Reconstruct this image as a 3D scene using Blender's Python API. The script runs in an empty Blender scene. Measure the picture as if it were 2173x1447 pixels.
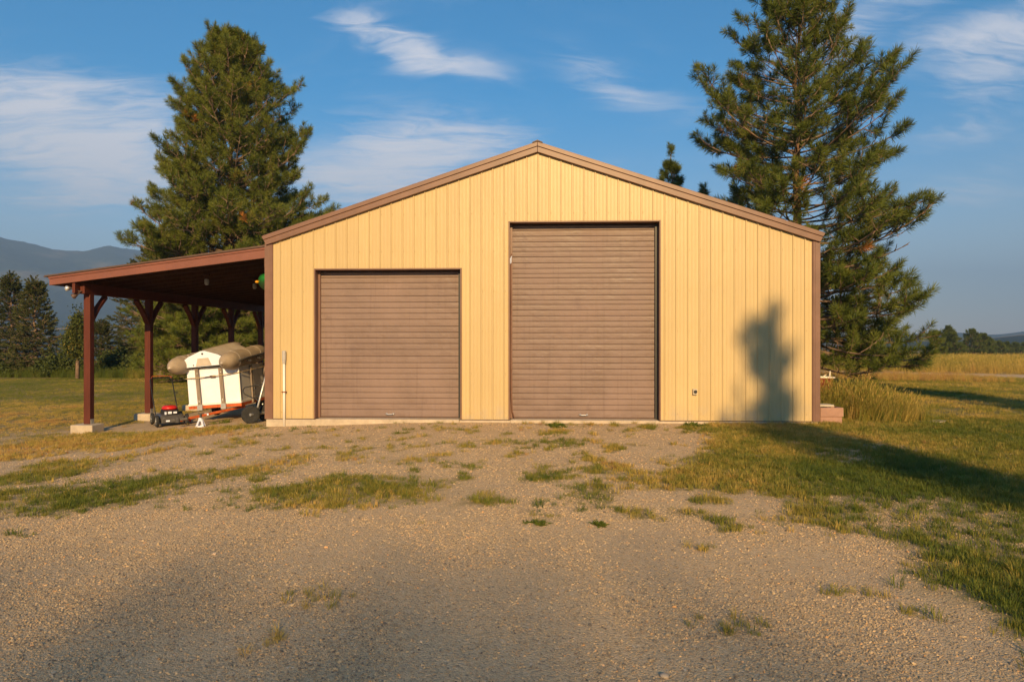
import bpy, math, random
import numpy as np
from mathutils import Vector, Matrix

random.seed(7)
RNG = np.random.default_rng(7)
R = math.radians
scene = bpy.context.scene
COL = scene.collection

# ------------------------------------------------------------------ camera, world, sun, exposure
SUN_EL, SUN_AZ = R(21.3), R(6.0)            # sun behind the photographer, a little to the right
TO_SUN = Vector((math.sin(SUN_AZ) * math.cos(SUN_EL), -math.cos(SUN_AZ) * math.cos(SUN_EL), math.sin(SUN_EL)))
cam_d = bpy.data.cameras.new('camera')
cam_d.lens = 24.0
cam_d.sensor_width = 36.0
cam_d.clip_start = 0.05
cam_d.clip_end = 20000.0
cam = bpy.data.objects.new('camera', cam_d)
COL.objects.link(cam)
cam.location = (0.0, -14.5, 1.69)
cam.rotation_euler = (R(90.0), 0.0, R(2.53))
scene.camera = cam

sun_d = bpy.data.lights.new('sun', 'SUN')
sun_d.energy = 5.0
sun_d.angle = R(0.53)
sun_d.color = (1.0, 0.67, 0.31)
sun = bpy.data.objects.new('sun', sun_d)
COL.objects.link(sun)
sun.rotation_euler = (-TO_SUN).to_track_quat('-Z', 'Y').to_euler()
sun.location = (5, -40, 20)

scene.view_settings.view_transform = 'Standard'
scene.view_settings.look = 'None'
scene.view_settings.exposure = 1.06
scene.view_settings.gamma = 1.0
scene.render.engine = 'CYCLES'
scene.cycles.max_bounces = 6
scene.cycles.diffuse_bounces = 3
scene.cycles.glossy_bounces = 2
scene.cycles.transmission_bounces = 3
scene.cycles.transparent_max_bounces = 8
scene.cycles.volume_bounces = 0
scene.cycles.use_denoising = True
try:
    scene.cycles.denoiser = 'OPENIMAGEDENOISE'
    scene.cycles.denoising_prefilter = 'ACCURATE'
except Exception:
    pass


class NT:
    """small helper to write node trees"""
    def __init__(self, nt):
        self.nt = nt
        self.n = nt.nodes
        self.l = nt.links

    def new(self, kind, **kw):
        nd = self.n.new(kind)
        for k, v in kw.items():
            setattr(nd, k, v)
        return nd

    def put(self, sock, v):
        if isinstance(v, bpy.types.NodeSocket):
            self.l.new(v, sock)
        elif v is not None:
            sock.default_value = v

    def math(self, op, a, b=None, c=None, clamp=False):
        nd = self.new('ShaderNodeMath', operation=op, use_clamp=clamp)
        self.put(nd.inputs[0], a)
        if b is not None:
            self.put(nd.inputs[1], b)
        if c is not None:
            self.put(nd.inputs[2], c)
        return nd.outputs[0]

    def vmath(self, op, a, b=None, s=None):
        nd = self.new('ShaderNodeVectorMath', operation=op)
        self.put(nd.inputs[0], a)
        if b is not None:
            self.put(nd.inputs[1], b)
        if s is not None:
            self.put(nd.inputs['Scale'], s)
        return nd.outputs['Value'] if op in ('DOT_PRODUCT', 'LENGTH') else nd.outputs[0]

    def noise(self, vec, scale, detail=3.0, rough=0.55, dist=0.0, color=False):
        nd = self.new('ShaderNodeTexNoise')
        if vec is not None:
            self.put(nd.inputs['Vector'], vec)
        nd.inputs['Scale'].default_value = scale
        nd.inputs['Detail'].default_value = detail
        nd.inputs['Roughness'].default_value = rough
        nd.inputs['Distortion'].default_value = dist
        return nd.outputs['Color'] if color else nd.outputs['Fac']

    def voronoi(self, vec, scale, out='Distance', rnd=1.0):
        nd = self.new('ShaderNodeTexVoronoi')
        if vec is not None:
            self.put(nd.inputs['Vector'], vec)
        nd.inputs['Scale'].default_value = scale
        nd.inputs['Randomness'].default_value = rnd
        return nd.outputs[out]

    def ramp(self, fac, stops, interp='LINEAR'):
        nd = self.new('ShaderNodeValToRGB')
        nd.color_ramp.interpolation = interp
        el = nd.color_ramp.elements
        while len(el) < len(stops):
            el.new(0.5)
        for e, (p, c) in zip(el, stops):
            e.position = p
            e.color = (c[0], c[1], c[2], 1.0) if not isinstance(c, float) else (c, c, c, 1.0)
        self.put(nd.inputs[0], fac)
        return nd.outputs[0]

    def mix(self, fac, a, b, blend='MIX'):
        nd = self.new('ShaderNodeMix', data_type='RGBA', blend_type=blend)
        self.put(nd.inputs['Factor'], fac)
        for key, v in ((6, a), (7, b)):
            if isinstance(v, tuple):
                v = (v[0], v[1], v[2], 1.0)
            self.put(nd.inputs[key], v)
        return nd.outputs[2]

    def maprange(self, v, a, b, c=0.0, d=1.0, smooth=True):
        nd = self.new('ShaderNodeMapRange', interpolation_type='SMOOTHSTEP' if smooth else 'LINEAR')
        self.put(nd.inputs[0], v)
        nd.inputs[1].default_value = a
        nd.inputs[2].default_value = b
        nd.inputs[3].default_value = c
        nd.inputs[4].default_value = d
        return nd.outputs[0]

    def scaled(self, vec, s):
        nd = self.new('ShaderNodeMapping')
        self.put(nd.inputs[0], vec)
        nd.inputs['Scale'].default_value = s
        return nd.outputs[0]

    def attr(self, name, kind='GEOMETRY', out='Fac'):
        nd = self.new('ShaderNodeAttribute', attribute_name=name, attribute_type=kind)
        return nd.outputs[out]


world = bpy.data.worlds.new('World')
scene.world = world
world.use_nodes = True
W = NT(world.node_tree)
W.n.clear()
sky = W.new('ShaderNodeTexSky', sky_type='NISHITA')
sky.sun_disc = False
sky.sun_elevation = SUN_EL
sky.sun_rotation = math.pi - SUN_AZ
sky.altitude = 900.0
sky.air_density = 1.0
sky.dust_density = 0.6
sky.ozone_density = 2.0
wco = W.new('ShaderNodeTexCoord').outputs['Generated']
wsep = W.new('ShaderNodeSeparateXYZ')
W.put(wsep.inputs[0], wco)
wx, wy, wz = wsep.outputs
w_az0 = W.math('ARCTAN2', wx, wy)
w_el0 = W.math('ARCSINE', wz)
# thin high cloud: streaky noise on a flat layer overhead, gathered into the banks one sees
wden = W.math('ADD', W.math('MAXIMUM', wz, 0.0), 0.16)
wlay = W.new('ShaderNodeCombineXYZ')
W.put(wlay.inputs[0], W.math('DIVIDE', wx, wden))
W.put(wlay.inputs[1], W.math('DIVIDE', wy, wden))
wrot = W.new('ShaderNodeMapping')
W.put(wrot.inputs[0], wlay.outputs[0])
wrot.inputs['Rotation'].default_value = (0, 0, R(-22))
wrot.inputs['Scale'].default_value = (1.0, 2.1, 1.0)
wwarp = W.noise(wrot.outputs[0], 1.1, 4.0, 0.6, 0.0, color=True)
wv = W.vmath('ADD', wrot.outputs[0], W.vmath('SCALE', wwarp, s=0.9))
w_wisp = W.noise(wv, 1.7, 7.0, 0.62, 0.25)
w_soft = W.noise(wv, 0.8, 4.0, 0.5, 0.0)

w_ws = W.new('ShaderNodeSeparateColor')
W.put(w_ws.inputs[0], W.noise(wv, 0.9, 5.0, 0.6, 0.0, color=True))
w_az = W.math('ADD', w_az0, W.math('MULTIPLY', W.math('SUBTRACT', w_ws.outputs[0], 0.5), 0.34))
w_el = W.math('ADD', w_el0, W.math('MULTIPLY', W.math('SUBTRACT', w_ws.outputs[1], 0.5), 0.13))


def cloud_bank(az, el, ra, re, rot):
    """soft bank of cirrus round one direction (degrees)"""
    da = W.math('SUBTRACT', w_az, R(az))
    de = W.math('SUBTRACT', w_el, R(el))
    c, s = math.cos(R(rot)), math.sin(R(rot))
    p = W.math('ADD', W.math('MULTIPLY', da, c), W.math('MULTIPLY', de, s))
    q = W.math('ADD', W.math('MULTIPLY', da, -s), W.math('MULTIPLY', de, c))
    p = W.math('DIVIDE', p, R(ra))
    q = W.math('DIVIDE', q, R(re))
    d = W.math('ADD', W.math('MULTIPLY', p, p), W.math('MULTIPLY', q, q))
    return W.math('POWER', 2.718, W.math('MULTIPLY', d, -1.0))


banks = None
for az, el, ra, re, rot, amt in ((-36.5, 14.0, 12.0, 4.4, -3, 1.0), (-33.0, 9.8, 10.0, 1.6, -4, 0.7), (-13.5, 14.2, 11.5, 4.0, 3, 1.05), (-9.5, 23.6, 7.5, 1.6, -17, 0.62),
                                 (7.0, 20.5, 6.0, 2.2, -30, 0.36), (27.5, 24.0, 10.0, 2.6, 24, 0.5), (33.0, 19.0, 6.0, 4.0, 30, 0.52), (33.0, 11.0, 12.0, 1.4, 0, 0.3), (3.0, 13.0, 4.0, 1.6, 30, 0.4),
                                 (70.0, 16.0, 20.0, 4.0, 5, 0.7), (-80.0, 18.0, 18.0, 4.0, -5, 0.8), (130.0, 20.0, 24.0, 5.0, 0, 0.7), (-140.0, 22.0, 24.0, 5.0, 8, 0.7)):
    b = W.math('MULTIPLY', cloud_bank(az, el, ra, re, rot), amt)
    banks = b if banks is None else W.math('MAXIMUM', banks, b)
w_fib = W.noise(W.scaled(wv, (1.0, 3.2, 1.0)), 2.6, 8.0, 0.66, 0.5)
w_tex = W.maprange(W.math('ADD', W.math('MULTIPLY', w_wisp, 0.4), W.math('ADD', W.math('MULTIPLY', w_soft, 0.25), W.math('MULTIPLY', w_fib, 0.35))), 0.36, 0.64)
w_cl = W.maprange(W.math('ADD', W.math('MULTIPLY', banks, 0.95), W.math('MULTIPLY', W.math('SUBTRACT', w_tex, 0.5), 0.80)), 0.0, 1.12)
w_cl = W.math('MULTIPLY', w_cl, W.maprange(banks, 0.0, 0.5))
w_cl = W.math('ADD', w_cl, W.math('MULTIPLY', W.maprange(w_wisp, 0.5, 0.8), 0.12))
w_cl = W.math('MULTIPLY', w_cl, W.maprange(wz, 0.01, 0.12), clamp=True)
w_cl = W.math('MULTIPLY', w_cl, 0.88, clamp=True)
tint_lo, tint_hi = (1.55, 1.24, 1.03), (0.02, 0.84, 1.16)
sky_t = W.mix(W.maprange(wz, -0.02, 0.36), tint_lo, tint_hi)
sky_b = W.mix(1.0, sky.outputs[0], sky_t, 'MULTIPLY')
sky_col = W.mix(w_cl, sky_b, (7.4, 7.1, 7.3))
wbg = W.new('ShaderNodeBackground')
W.put(wbg.inputs[0], sky_col)
wbg.inputs[1].default_value = 0.066
wout = W.new('ShaderNodeOutputWorld')
W.l.new(wbg.outputs[0], wout.inputs[0])


# ------------------------------------------------------------------ materials
def material(name, rough=0.7, spec=0.3):
    m = bpy.data.materials.new(name)
    m.use_nodes = True
    t = NT(m.node_tree)
    b = t.n['Principled BSDF']
    b.inputs['Roughness'].default_value = rough
    b.inputs['Specular IOR Level'].default_value = spec
    co = t.new('ShaderNodeTexCoord').outputs['Object']
    return m, t, b, co


def bump(t, b, height, strength=0.3, dist=0.01):
    nd = t.new('ShaderNodeBump')
    nd.inputs['Strength'].default_value = strength
    nd.inputs['Distance'].default_value = dist
    t.put(nd.inputs['Height'], height)
    t.l.new(nd.outputs[0], b.inputs['Normal'])


def simple(name, col, rough=0.6, spec=0.3, var=0.12, scale=6.0, metal=0.0, bmp=0.0, bscale=60.0):
    m, t, b, co = material(name, rough, spec)
    n = t.noise(co, scale, 5.0, 0.6)
    lo = tuple(c * (1 - var) for c in col)
    hi = tuple(min(1, c * (1 + var)) for c in col)
    t.put(b.inputs['Base Color'], t.ramp(n, [(0.3, lo), (0.7, hi)]))
    b.inputs['Metallic'].default_value = metal
    if bmp:
        bump(t, b, t.noise(co, bscale, 4.0), bmp, 0.01)
    return m


M = {}


def mat_siding():
    m, t, b, co = material('siding_paint', 0.42, 0.35)
    oi = t.new('ShaderNodeObjectInfo').outputs['Random']
    geo = t.new('ShaderNodeNewGeometry').outputs['Position']
    n = t.noise(geo, 0.55, 4.0, 0.6)
    st = t.noise(t.scaled(geo, (9.0, 9.0, 0.35)), 1.0, 4.0, 0.6)
    c = t.ramp(n, [(0.25, (0.51, 0.385, 0.19)), (0.75, (0.575, 0.435, 0.22))])
    c = t.mix(t.math('MULTIPLY', oi, 0.32), c, (0.43, 0.32, 0.165))
    c = t.mix(t.maprange(st, 0.45, 0.8, 0.0, 0.22), c, (0.42, 0.32, 0.18))
    sep = t.new('ShaderNodeSeparateXYZ')
    t.put(sep.inputs[0], geo)
    # splash of dust near the ground
    spl = t.math('MULTIPLY', t.maprange(sep.outputs[2], 0.0, 0.55, 1.0, 0.0), t.maprange(t.noise(geo, 3.0, 5.0, 0.65), 0.4, 0.75))
    c = t.mix(t.math('MULTIPLY', spl, 0.75), c, (0.40, 0.34, 0.26))
    t.put(b.inputs['Base Color'], c)
    bump(t, b, t.noise(t.scaled(geo, (1.6, 1.0, 0.5)), 2.6, 3.0), 0.28, 0.03)
    return m


def mat_slat():
    m, t, b, co = material('door_slat_paint', 0.5, 0.3)
    geo = t.new('ShaderNodeNewGeometry').outputs['Position']
    oi = t.new('ShaderNodeObjectInfo').outputs['Random']
    n = t.noise(geo, 1.1, 5.0, 0.62)
    c = t.ramp(n, [(0.28, (0.18, 0.128, 0.110)), (0.72, (0.255, 0.182, 0.158))])
    c = t.mix(t.math('MULTIPLY', oi, 0.14), c, (0.22, 0.15, 0.12))
    st = t.noise(t.scaled(geo, (14.0, 1.0, 0.5)), 1.0, 5.0, 0.65)
    c = t.mix(t.maprange(st, 0.52, 0.74, 0.0, 0.42), c, (0.15, 0.10, 0.085))
    sc = t.noise(t.scaled(geo, (2.0, 1.0, 30.0)), 1.4, 4.0, 0.7)
    c = t.mix(t.maprange(sc, 0.60, 0.8, 0.0, 0.35), c, (0.42, 0.32, 0.26))
    bl = t.noise(geo, 3.4, 4.0, 0.6, 0.4)
    c = t.mix(t.maprange(bl, 0.58, 0.74, 0.0, 0.45), c, (0.16, 0.11, 0.10))
    t.put(b.inputs['Base Color'], c)
    t.put(b.inputs['Roughness'], t.maprange(n, 0.3, 0.7, 0.42, 0.62))
    bump(t, b, t.noise(t.scaled(geo, (1.0, 1.0, 1.6)), 2.2, 4.0), 0.5, 0.04)
    return m


def mat_wood(name, lo, hi, rough=0.65):
    m, t, b, co = material(name, rough, 0.25)
    n = t.noise(t.scaled(co, (14.0, 14.0, 0.9)), 2.0, 5.0, 0.65, 0.6)
    n2 = t.noise(co, 1.7, 3.0)
    c = t.ramp(n, [(0.25, lo), (0.75, hi)])
    c = t.mix(t.maprange(n2, 0.35, 0.75, 0.0, 0.35), c, tuple(v * 0.55 for v in lo))
    t.put(b.inputs['Base Color'], c)
    bump(t, b, n, 0.25, 0.006)
    return m


def mat_concrete(name, col):
    m, t, b, co = material(name, 0.85, 0.2)
    n = t.noise(co, 5.0, 6.0, 0.65)
    n2 = t.noise(co, 70.0, 3.0)
    c = t.ramp(n, [(0.25, tuple(v * 0.75 for v in col)), (0.7, tuple(min(1, v * 1.12) for v in col))])
    c = t.mix(t.maprange(n2, 0.55, 0.75, 0.0, 0.4), c, tuple(v * 0.6 for v in col))
    t.put(b.inputs['Base Color'], c)
    bump(t, b, n2, 0.5, 0.01)
    return m


def mat_bark():
    m, t, b, co = material('pine_bark', 0.9, 0.1)
    n = t.noise(t.scaled(co, (6.0, 6.0, 1.4)), 2.2, 5.0, 0.65, 0.5)
    v = t.voronoi(t.scaled(co, (5.0, 5.0, 1.6)), 2.0)
    c = t.ramp(n, [(0.3, (0.085, 0.048, 0.03)), (0.55, (0.20, 0.115, 0.07)), (0.8, (0.30, 0.17, 0.10))])
    t.put(b.inputs['Base Color'], t.mix(t.maprange(v, 0.0, 0.25, 0.5, 0.0), c, (0.04, 0.025, 0.02)))
    bump(t, b, v, 0.8, 0.04)
    return m


def mat_leaf(name, stops, trans=0.25, rough=0.6, kind='INSTANCER'):
    """foliage: colour runs along the per-instance attribute tint"""
    m = bpy.data.materials.new(name)
    m.use_nodes = True
    t = NT(m.node_tree)
    b = t.n['Principled BSDF']
    b.inputs['Roughness'].default_value = rough
    b.inputs['Specular IOR Level'].default_value = 0.25
    tint = t.attr('tint', kind)
    c = t.ramp(tint, stops)
    t.put(b.inputs['Base Color'], c)
    tr = t.new('ShaderNodeBsdfTranslucent')
    t.put(tr.inputs[0], c)
    mx = t.new('ShaderNodeMixShader')
    mx.inputs[0].default_value = trans
    t.l.new(b.outputs[0], mx.inputs[1])
    t.l.new(tr.outputs[0], mx.inputs[2])
    t.l.new(mx.outputs[0], t.n['Material Output'].inputs[0])
    return m


M['siding'] = mat_siding()
M['slat'] = mat_slat()
M['trim'] = simple('brown_trim_paint', (0.185, 0.10, 0.07), 0.42, 0.4, 0.14, 3.0)
M['trim_dark'] = simple('dark_brown_steel', (0.10, 0.06, 0.045), 0.5, 0.3, 0.15)
M['stain'] = mat_wood('red_brown_stained_wood', (0.072, 0.018, 0.011), (0.135, 0.034, 0.020))
M['deck'] = mat_wood('under_roof_wood', (0.06, 0.027, 0.016), (0.12, 0.052, 0.03))
M['fascia'] = simple('fascia_metal', (0.20, 0.075, 0.052), 0.45, 0.4, 0.14, 1.6)
M['grey_wood'] = mat_wood('weathered_grey_wood', (0.16, 0.125, 0.10), (0.36, 0.29, 0.235), 0.85)
M['concrete'] = mat_concrete('concrete', (0.50, 0.42, 0.32))
M['pink_block'] = mat_concrete('pink_block', (0.40, 0.235, 0.17))
M['pale_slab'] = mat_concrete('pale_slab', (0.52, 0.46, 0.36))
M['steel'] = simple('galvanised_steel', (0.55, 0.55, 0.55), 0.4, 0.5, 0.15, 8.0, 0.7)
M['white'] = simple('white_paint', (0.78, 0.82, 0.95), 0.45, 0.4, 0.05, 3.0)
M['aluminium'] = simple('dull_aluminium', (0.82, 0.80, 0.76), 0.55, 0.4, 0.10, 3.0, 0.0)
M['plastic_grey'] = simple('grey_plastic', (0.42, 0.40, 0.37), 0.5, 0.3)
M['pvc'] = simple('white_pvc', (0.78, 0.75, 0.70), 0.4, 0.4, 0.06)
M['black'] = simple('black_plastic', (0.02, 0.02, 0.02), 0.45, 0.4)
M['rubber'] = simple('rubber', (0.03, 0.03, 0.03), 0.8, 0.2, 0.3, 20.0)
M['charcoal'] = simple('charcoal_paint', (0.075, 0.07, 0.066), 0.45, 0.4)
M['red'] = simple('red_plastic', (0.55, 0.02, 0.015), 0.35, 0.5)
M['orange'] = simple('orange_rusty_paint', (0.48, 0.10, 0.025), 0.6, 0.3, 0.35, 9.0, 0, 0.2)
M['rust'] = simple('rusty_steel', (0.19, 0.05, 0.02), 0.85, 0.15, 0.5, 6.0, 0, 0.4, 30.0)
M['tan_fabric'] = simple('tan_boat_fabric', (0.36, 0.285, 0.205), 0.6, 0.3, 0.18, 5.0, 0, 0.15, 12.0)
M['grey_fabric'] = simple('pale_hull_fabric', (0.50, 0.43, 0.36), 0.6, 0.3, 0.14, 5.0, 0, 0.12, 12.0)
M['yellow'] = simple('yellow_paint', (0.75, 0.36, 0.02), 0.4, 0.4)
M['green'] = simple('green_hull', (0.02, 0.20, 0.045), 0.35, 0.5)
M['strap'] = simple('tan_strap', (0.46, 0.35, 0.20), 0.8, 0.1)
M['bone'] = simple('bleached_antler', (0.78, 0.70, 0.56), 0.5, 0.3)
M['bark'] = mat_bark()
M['twig'] = simple('bare_twig', (0.23, 0.16, 0.115), 0.9, 0.1, 0.3, 8.0)
M['lens'] = simple('lamp_glass', (0.85, 0.85, 0.82), 0.12, 0.8, 0.04, 5.0, 0.6)
M['needle'] = mat_leaf('pine_needles', [(0.0, (0.045, 0.066, 0.014)), (0.45, (0.122, 0.155, 0.024)), (0.85, (0.21, 0.23, 0.038)), (0.93, (0.22, 0.20, 0.04)), (1.0, (0.50, 0.22, 0.05))], 0.28)
M['spruce'] = mat_leaf('spruce_needles', [(0.0, (0.034, 0.050, 0.017)), (0.5, (0.075, 0.09, 0.026)), (1.0, (0.14, 0.14, 0.04))], 0.15)
M['leaf'] = mat_leaf('broad_leaves', [(0.0, (0.04, 0.06, 0.015)), (0.5, (0.085, 0.105, 0.022)), (0.85, (0.17, 0.16, 0.03)), (1.0, (0.55, 0.28, 0.03))], 0.3)
M['blade'] = mat_leaf('grass_blades', [(0.0, (0.07, 0.11, 0.016)), (0.35, (0.155, 0.185, 0.026)), (0.6, (0.33, 0.275, 0.052)), (0.8, (0.62, 0.43, 0.115)), (1.0, (0.45, 0.24, 0.09))], 0.35)
BLADE = [(0.0, (0.07, 0.11, 0.016)), (0.35, (0.155, 0.185, 0.026)), (0.6, (0.33, 0.275, 0.052)), (0.8, (0.62, 0.43, 0.115)), (1.0, (0.45, 0.24, 0.09))]
M['blade_real'] = mat_leaf('grass_blades_single', BLADE, 0.35, kind='GEOMETRY')
M['stone'] = mat_leaf('gravel_stones', [(0.0, (0.13, 0.11, 0.09)), (0.3, (0.34, 0.26, 0.165)), (0.6, (0.56, 0.405, 0.23)), (0.85, (0.66, 0.48, 0.27)), (0.95, (0.64, 0.33, 0.12)), (1.0, (0.78, 0.66, 0.48))], 0.0, 0.75)


# ------------------------------------------------------------------ mesh helpers
def tag(o, label=None, cat=None, group=None, kind=None):
    if label:
        o['label'] = label
    if cat:
        o['category'] = cat
    if group:
        o['group'] = group
    if kind:
        o['kind'] = kind
    return o


ORIGIN = {}


def thing(name, label, cat, loc, group=None):
    o = bpy.data.objects.new(name, None)
    COL.objects.link(o)
    o.location = loc
    o.empty_display_size = 0.2
    ORIGIN[o.name] = Vector(loc)
    return tag(o, label, cat, group)


class MB:
    def __init__(self):
        self.v = []
        self.f = []
        self.m = []
        self.cur = 0

    def add(self, vs, fs):
        o = len(self.v)
        self.v.extend([tuple(p) for p in vs])
        for f in fs:
            self.f.append(tuple(i + o for i in f))
            self.m.append(self.cur)
        return self

    def box(self, x0, x1, y0, y1, z0, z1):
        return self.add([(x0, y0, z0), (x1, y0, z0), (x1, y1, z0), (x0, y1, z0), (x0, y0, z1), (x1, y0, z1), (x1, y1, z1), (x0, y1, z1)],
                        [(0, 3, 2, 1), (4, 5, 6, 7), (0, 1, 5, 4), (1, 2, 6, 5), (2, 3, 7, 6), (3, 0, 4, 7)])

    def bar(self, a, b, w, h, up=(0, 0, 1)):
        """box from a to b, w wide, h high"""
        a, b = Vector(a), Vector(b)
        d = (b - a).normalized()
        s = d.cross(Vector(up))
        if s.length < 1e-5:
            s = Vector((1, 0, 0))
        s.normalize()
        u = s.cross(d)
        vs = []
        for p in (a, b):
            for i, j in ((-1, -1), (1, -1), (1, 1), (-1, 1)):
                vs.append(p + s * (w / 2 * i) + u * (h / 2 * j))
        return self.add(vs, [(0, 1, 2, 3), (7, 6, 5, 4), (0, 4, 5, 1), (1, 5, 6, 2), (2, 6, 7, 3), (3, 7, 4, 0)])

    def tube(self, pts, rads, n=8, cap=True):
        pts = [Vector(p) for p in pts]
        if not hasattr(rads, '__len__'):
            rads = [rads] * len(pts)
        rings = []
        ref = None
        for i, p in enumerate(pts):
            d = (pts[min(i + 1, len(pts) - 1)] - pts[max(i - 1, 0)]).normalized()
            if ref is None:
                ref = Vector((0, 0, 1)) if abs(d.z) < 0.9 else Vector((1, 0, 0))
            s = d.cross(ref)
            if s.length < 1e-4:
                s = d.cross(Vector((0.3, 1, 0.2)))
            s.normalize()
            u = s.cross(d)
            ref = u
            rings.append([p + (s * math.cos(2 * math.pi * k / n) + u * math.sin(2 * math.pi * k / n)) * rads[i] for k in range(n)])
        vs = [q for r in rings for q in r]
        fs = []
        for i in range(len(pts) - 1):
            for k in range(n):
                a, b = i * n + k, i * n + (k + 1) % n
                fs.append((a, b, b + n, a + n))
        if cap:
            fs.append(tuple(range(n))[::-1])
            fs.append(tuple((len(pts) - 1) * n + k for k in range(n)))
        return self.add(vs, fs)

    def lathe(self, prof, c, axis, n=20):
        """profile of (radius, height along axis)"""
        c = Vector(c)
        ax = Vector(axis).normalized()
        s = ax.cross(Vector((0, 0, 1)))
        if s.length < 1e-4:
            s = Vector((1, 0, 0))
        s.normalize()
        u = s.cross(ax)
        vs, fs = [], []
        for r, hh in prof:
            for k in range(n):
                a = 2 * math.pi * k / n
                vs.append(c + ax * hh + (s * math.cos(a) + u * math.sin(a)) * r)
        for i in range(len(prof) - 1):
            for k in range(n):
                a, b = i * n + k, i * n + (k + 1) % n
                fs.append((a, b, b + n, a + n))
        if prof[0][0] > 1e-5:
            fs.append(tuple(range(n))[::-1])
        if prof[-1][0] > 1e-5:
            fs.append(tuple((len(prof) - 1) * n + k for k in range(n)))
        return self.add(vs, fs)

    def prism(self, poly, fn0, fn1):
        """polygon of pairs, mapped by fn0 and fn1 to the two ends"""
        n = len(poly)
        vs = [fn0(*p) for p in poly] + [fn1(*p) for p in poly]
        fs = [tuple(range(n)), tuple(range(2 * n - 1, n - 1, -1))]
        for i in range(n):
            j = (i + 1) % n
            fs.append((i, i + n, j + n, j))
        return self.add(vs, fs)

    def xf(self, mat):
        self.v = [tuple(mat @ Vector(p)) for p in self.v]
        return self

    def build(self, name, mats, parent=None, smooth=False, bevel=0.0, origin=None, world=False):
        """one mesh object; vertices are given in world metres"""
        root = parent
        while root is not None and root.parent is not None:
            root = root.parent
        off = Vector(origin) if origin is not None else (Vector(root.location) if root is not None else Vector((0, 0, 0)))
        me = bpy.data.meshes.new(name)
        vs = np.array(self.v, dtype=np.float64) - np.array(off)
        me.from_pydata(vs.tolist(), [], self.f)
        mats = mats if isinstance(mats, (list, tuple)) else [mats]
        for mm in mats:
            me.materials.append(mm)
        if len(mats) > 1:
            me.polygons.foreach_set('material_index', self.m)
        if smooth:
            me.polygons.foreach_set('use_smooth', [True] * len(self.f))
        fix_normals(me)
        me.update()
        o = bpy.data.objects.new(name, me)
        COL.objects.link(o)
        if parent is not None:
            o.parent = parent
        else:
            o.location = off
        if bevel:
            b = o.modifiers.new('edge', 'BEVEL')
            b.width = bevel
            b.segments = 2
            b.limit_method = 'ANGLE'
            b.angle_limit = R(40)
        return o


def fix_normals(me):
    import bmesh
    bm = bmesh.new()
    bm.from_mesh(me)
    bmesh.ops.recalc_face_normals(bm, faces=bm.faces)
    bm.to_mesh(me)
    bm.free()


def copy_part(o, parent, loc=None, name=None):
    c = o.copy()
    if name:
        c.name = name
    COL.objects.link(c)
    c.parent = parent
    if loc is not None:
        c.location = loc
    return c


# ------------------------------------------------------------------ noise in numpy
_perm = np.random.default_rng(11).random((512, 512)).astype(np.float64)


def vnoise(x, y):
    xi = np.floor(x).astype(np.int64)
    yi = np.floor(y).astype(np.int64)
    fx, fy = x - xi, y - yi
    fx = fx * fx * (3 - 2 * fx)
    fy = fy * fy * (3 - 2 * fy)
    g = lambda a, b: _perm[a % 512, b % 512]
    return (g(xi, yi) * (1 - fx) + g(xi + 1, yi) * fx) * (1 - fy) + (g(xi, yi + 1) * (1 - fx) + g(xi + 1, yi + 1) * fx) * fy


def fbm(x, y, octs=4, gain=0.5):
    s, a, tot = 0.0, 1.0, 0.0
    for i in range(octs):
        s = s + a * vnoise(x * 2 ** i + 17.3 * i, y * 2 ** i - 9.1 * i)
        tot += a
        a *= gain
    return s / tot


def sstep(a, b, x):
    t = np.clip((np.asarray(x, dtype=float) - a) / (b - a), 0, 1)
    return t * t * (3 - 2 * t)


# ------------------------------------------------------------------ terrain
def ground_z(x, y):
    x = np.asarray(x, dtype=float)
    y = np.asarray(y, dtype=float)
    side = -0.03 - 0.11 * sstep(-2.0, -6.2, x) - 0.215 * sstep(-5.5, -10.4, x) - 0.10 * sstep(-12, -24, x)
    side = side * (0.35 + 0.65 * sstep(-11.5, -3.0, y)) - 0.01
    z = side + 0.05 * (fbm(x * 0.35, y * 0.35, 3) - 0.5) * sstep(0.6, 3.0, np.hypot(np.maximum(np.abs(x) - 6.0, 0), np.maximum(-y, 0)))
    z = z - 0.32 * sstep(14, 45, y) - 0.9 * sstep(40, 95, y) * sstep(-20, 10, x)
    z = z - 2.6 * sstep(27, 60, y) * sstep(0, -22, x)
    z = z + 0.25 * (fbm(x * 0.05 + 4, y * 0.05, 3) - 0.5) * sstep(30, 60, np.hypot(x, y))
    z = z - 12.5 * sstep(95, 420, np.hypot(x, y))
    z = z + 3.0 * (fbm(x * 0.004 + 40, y * 0.004 + 7, 4) - 0.5) * sstep(300, 900, np.hypot(x, y))
    return z


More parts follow.
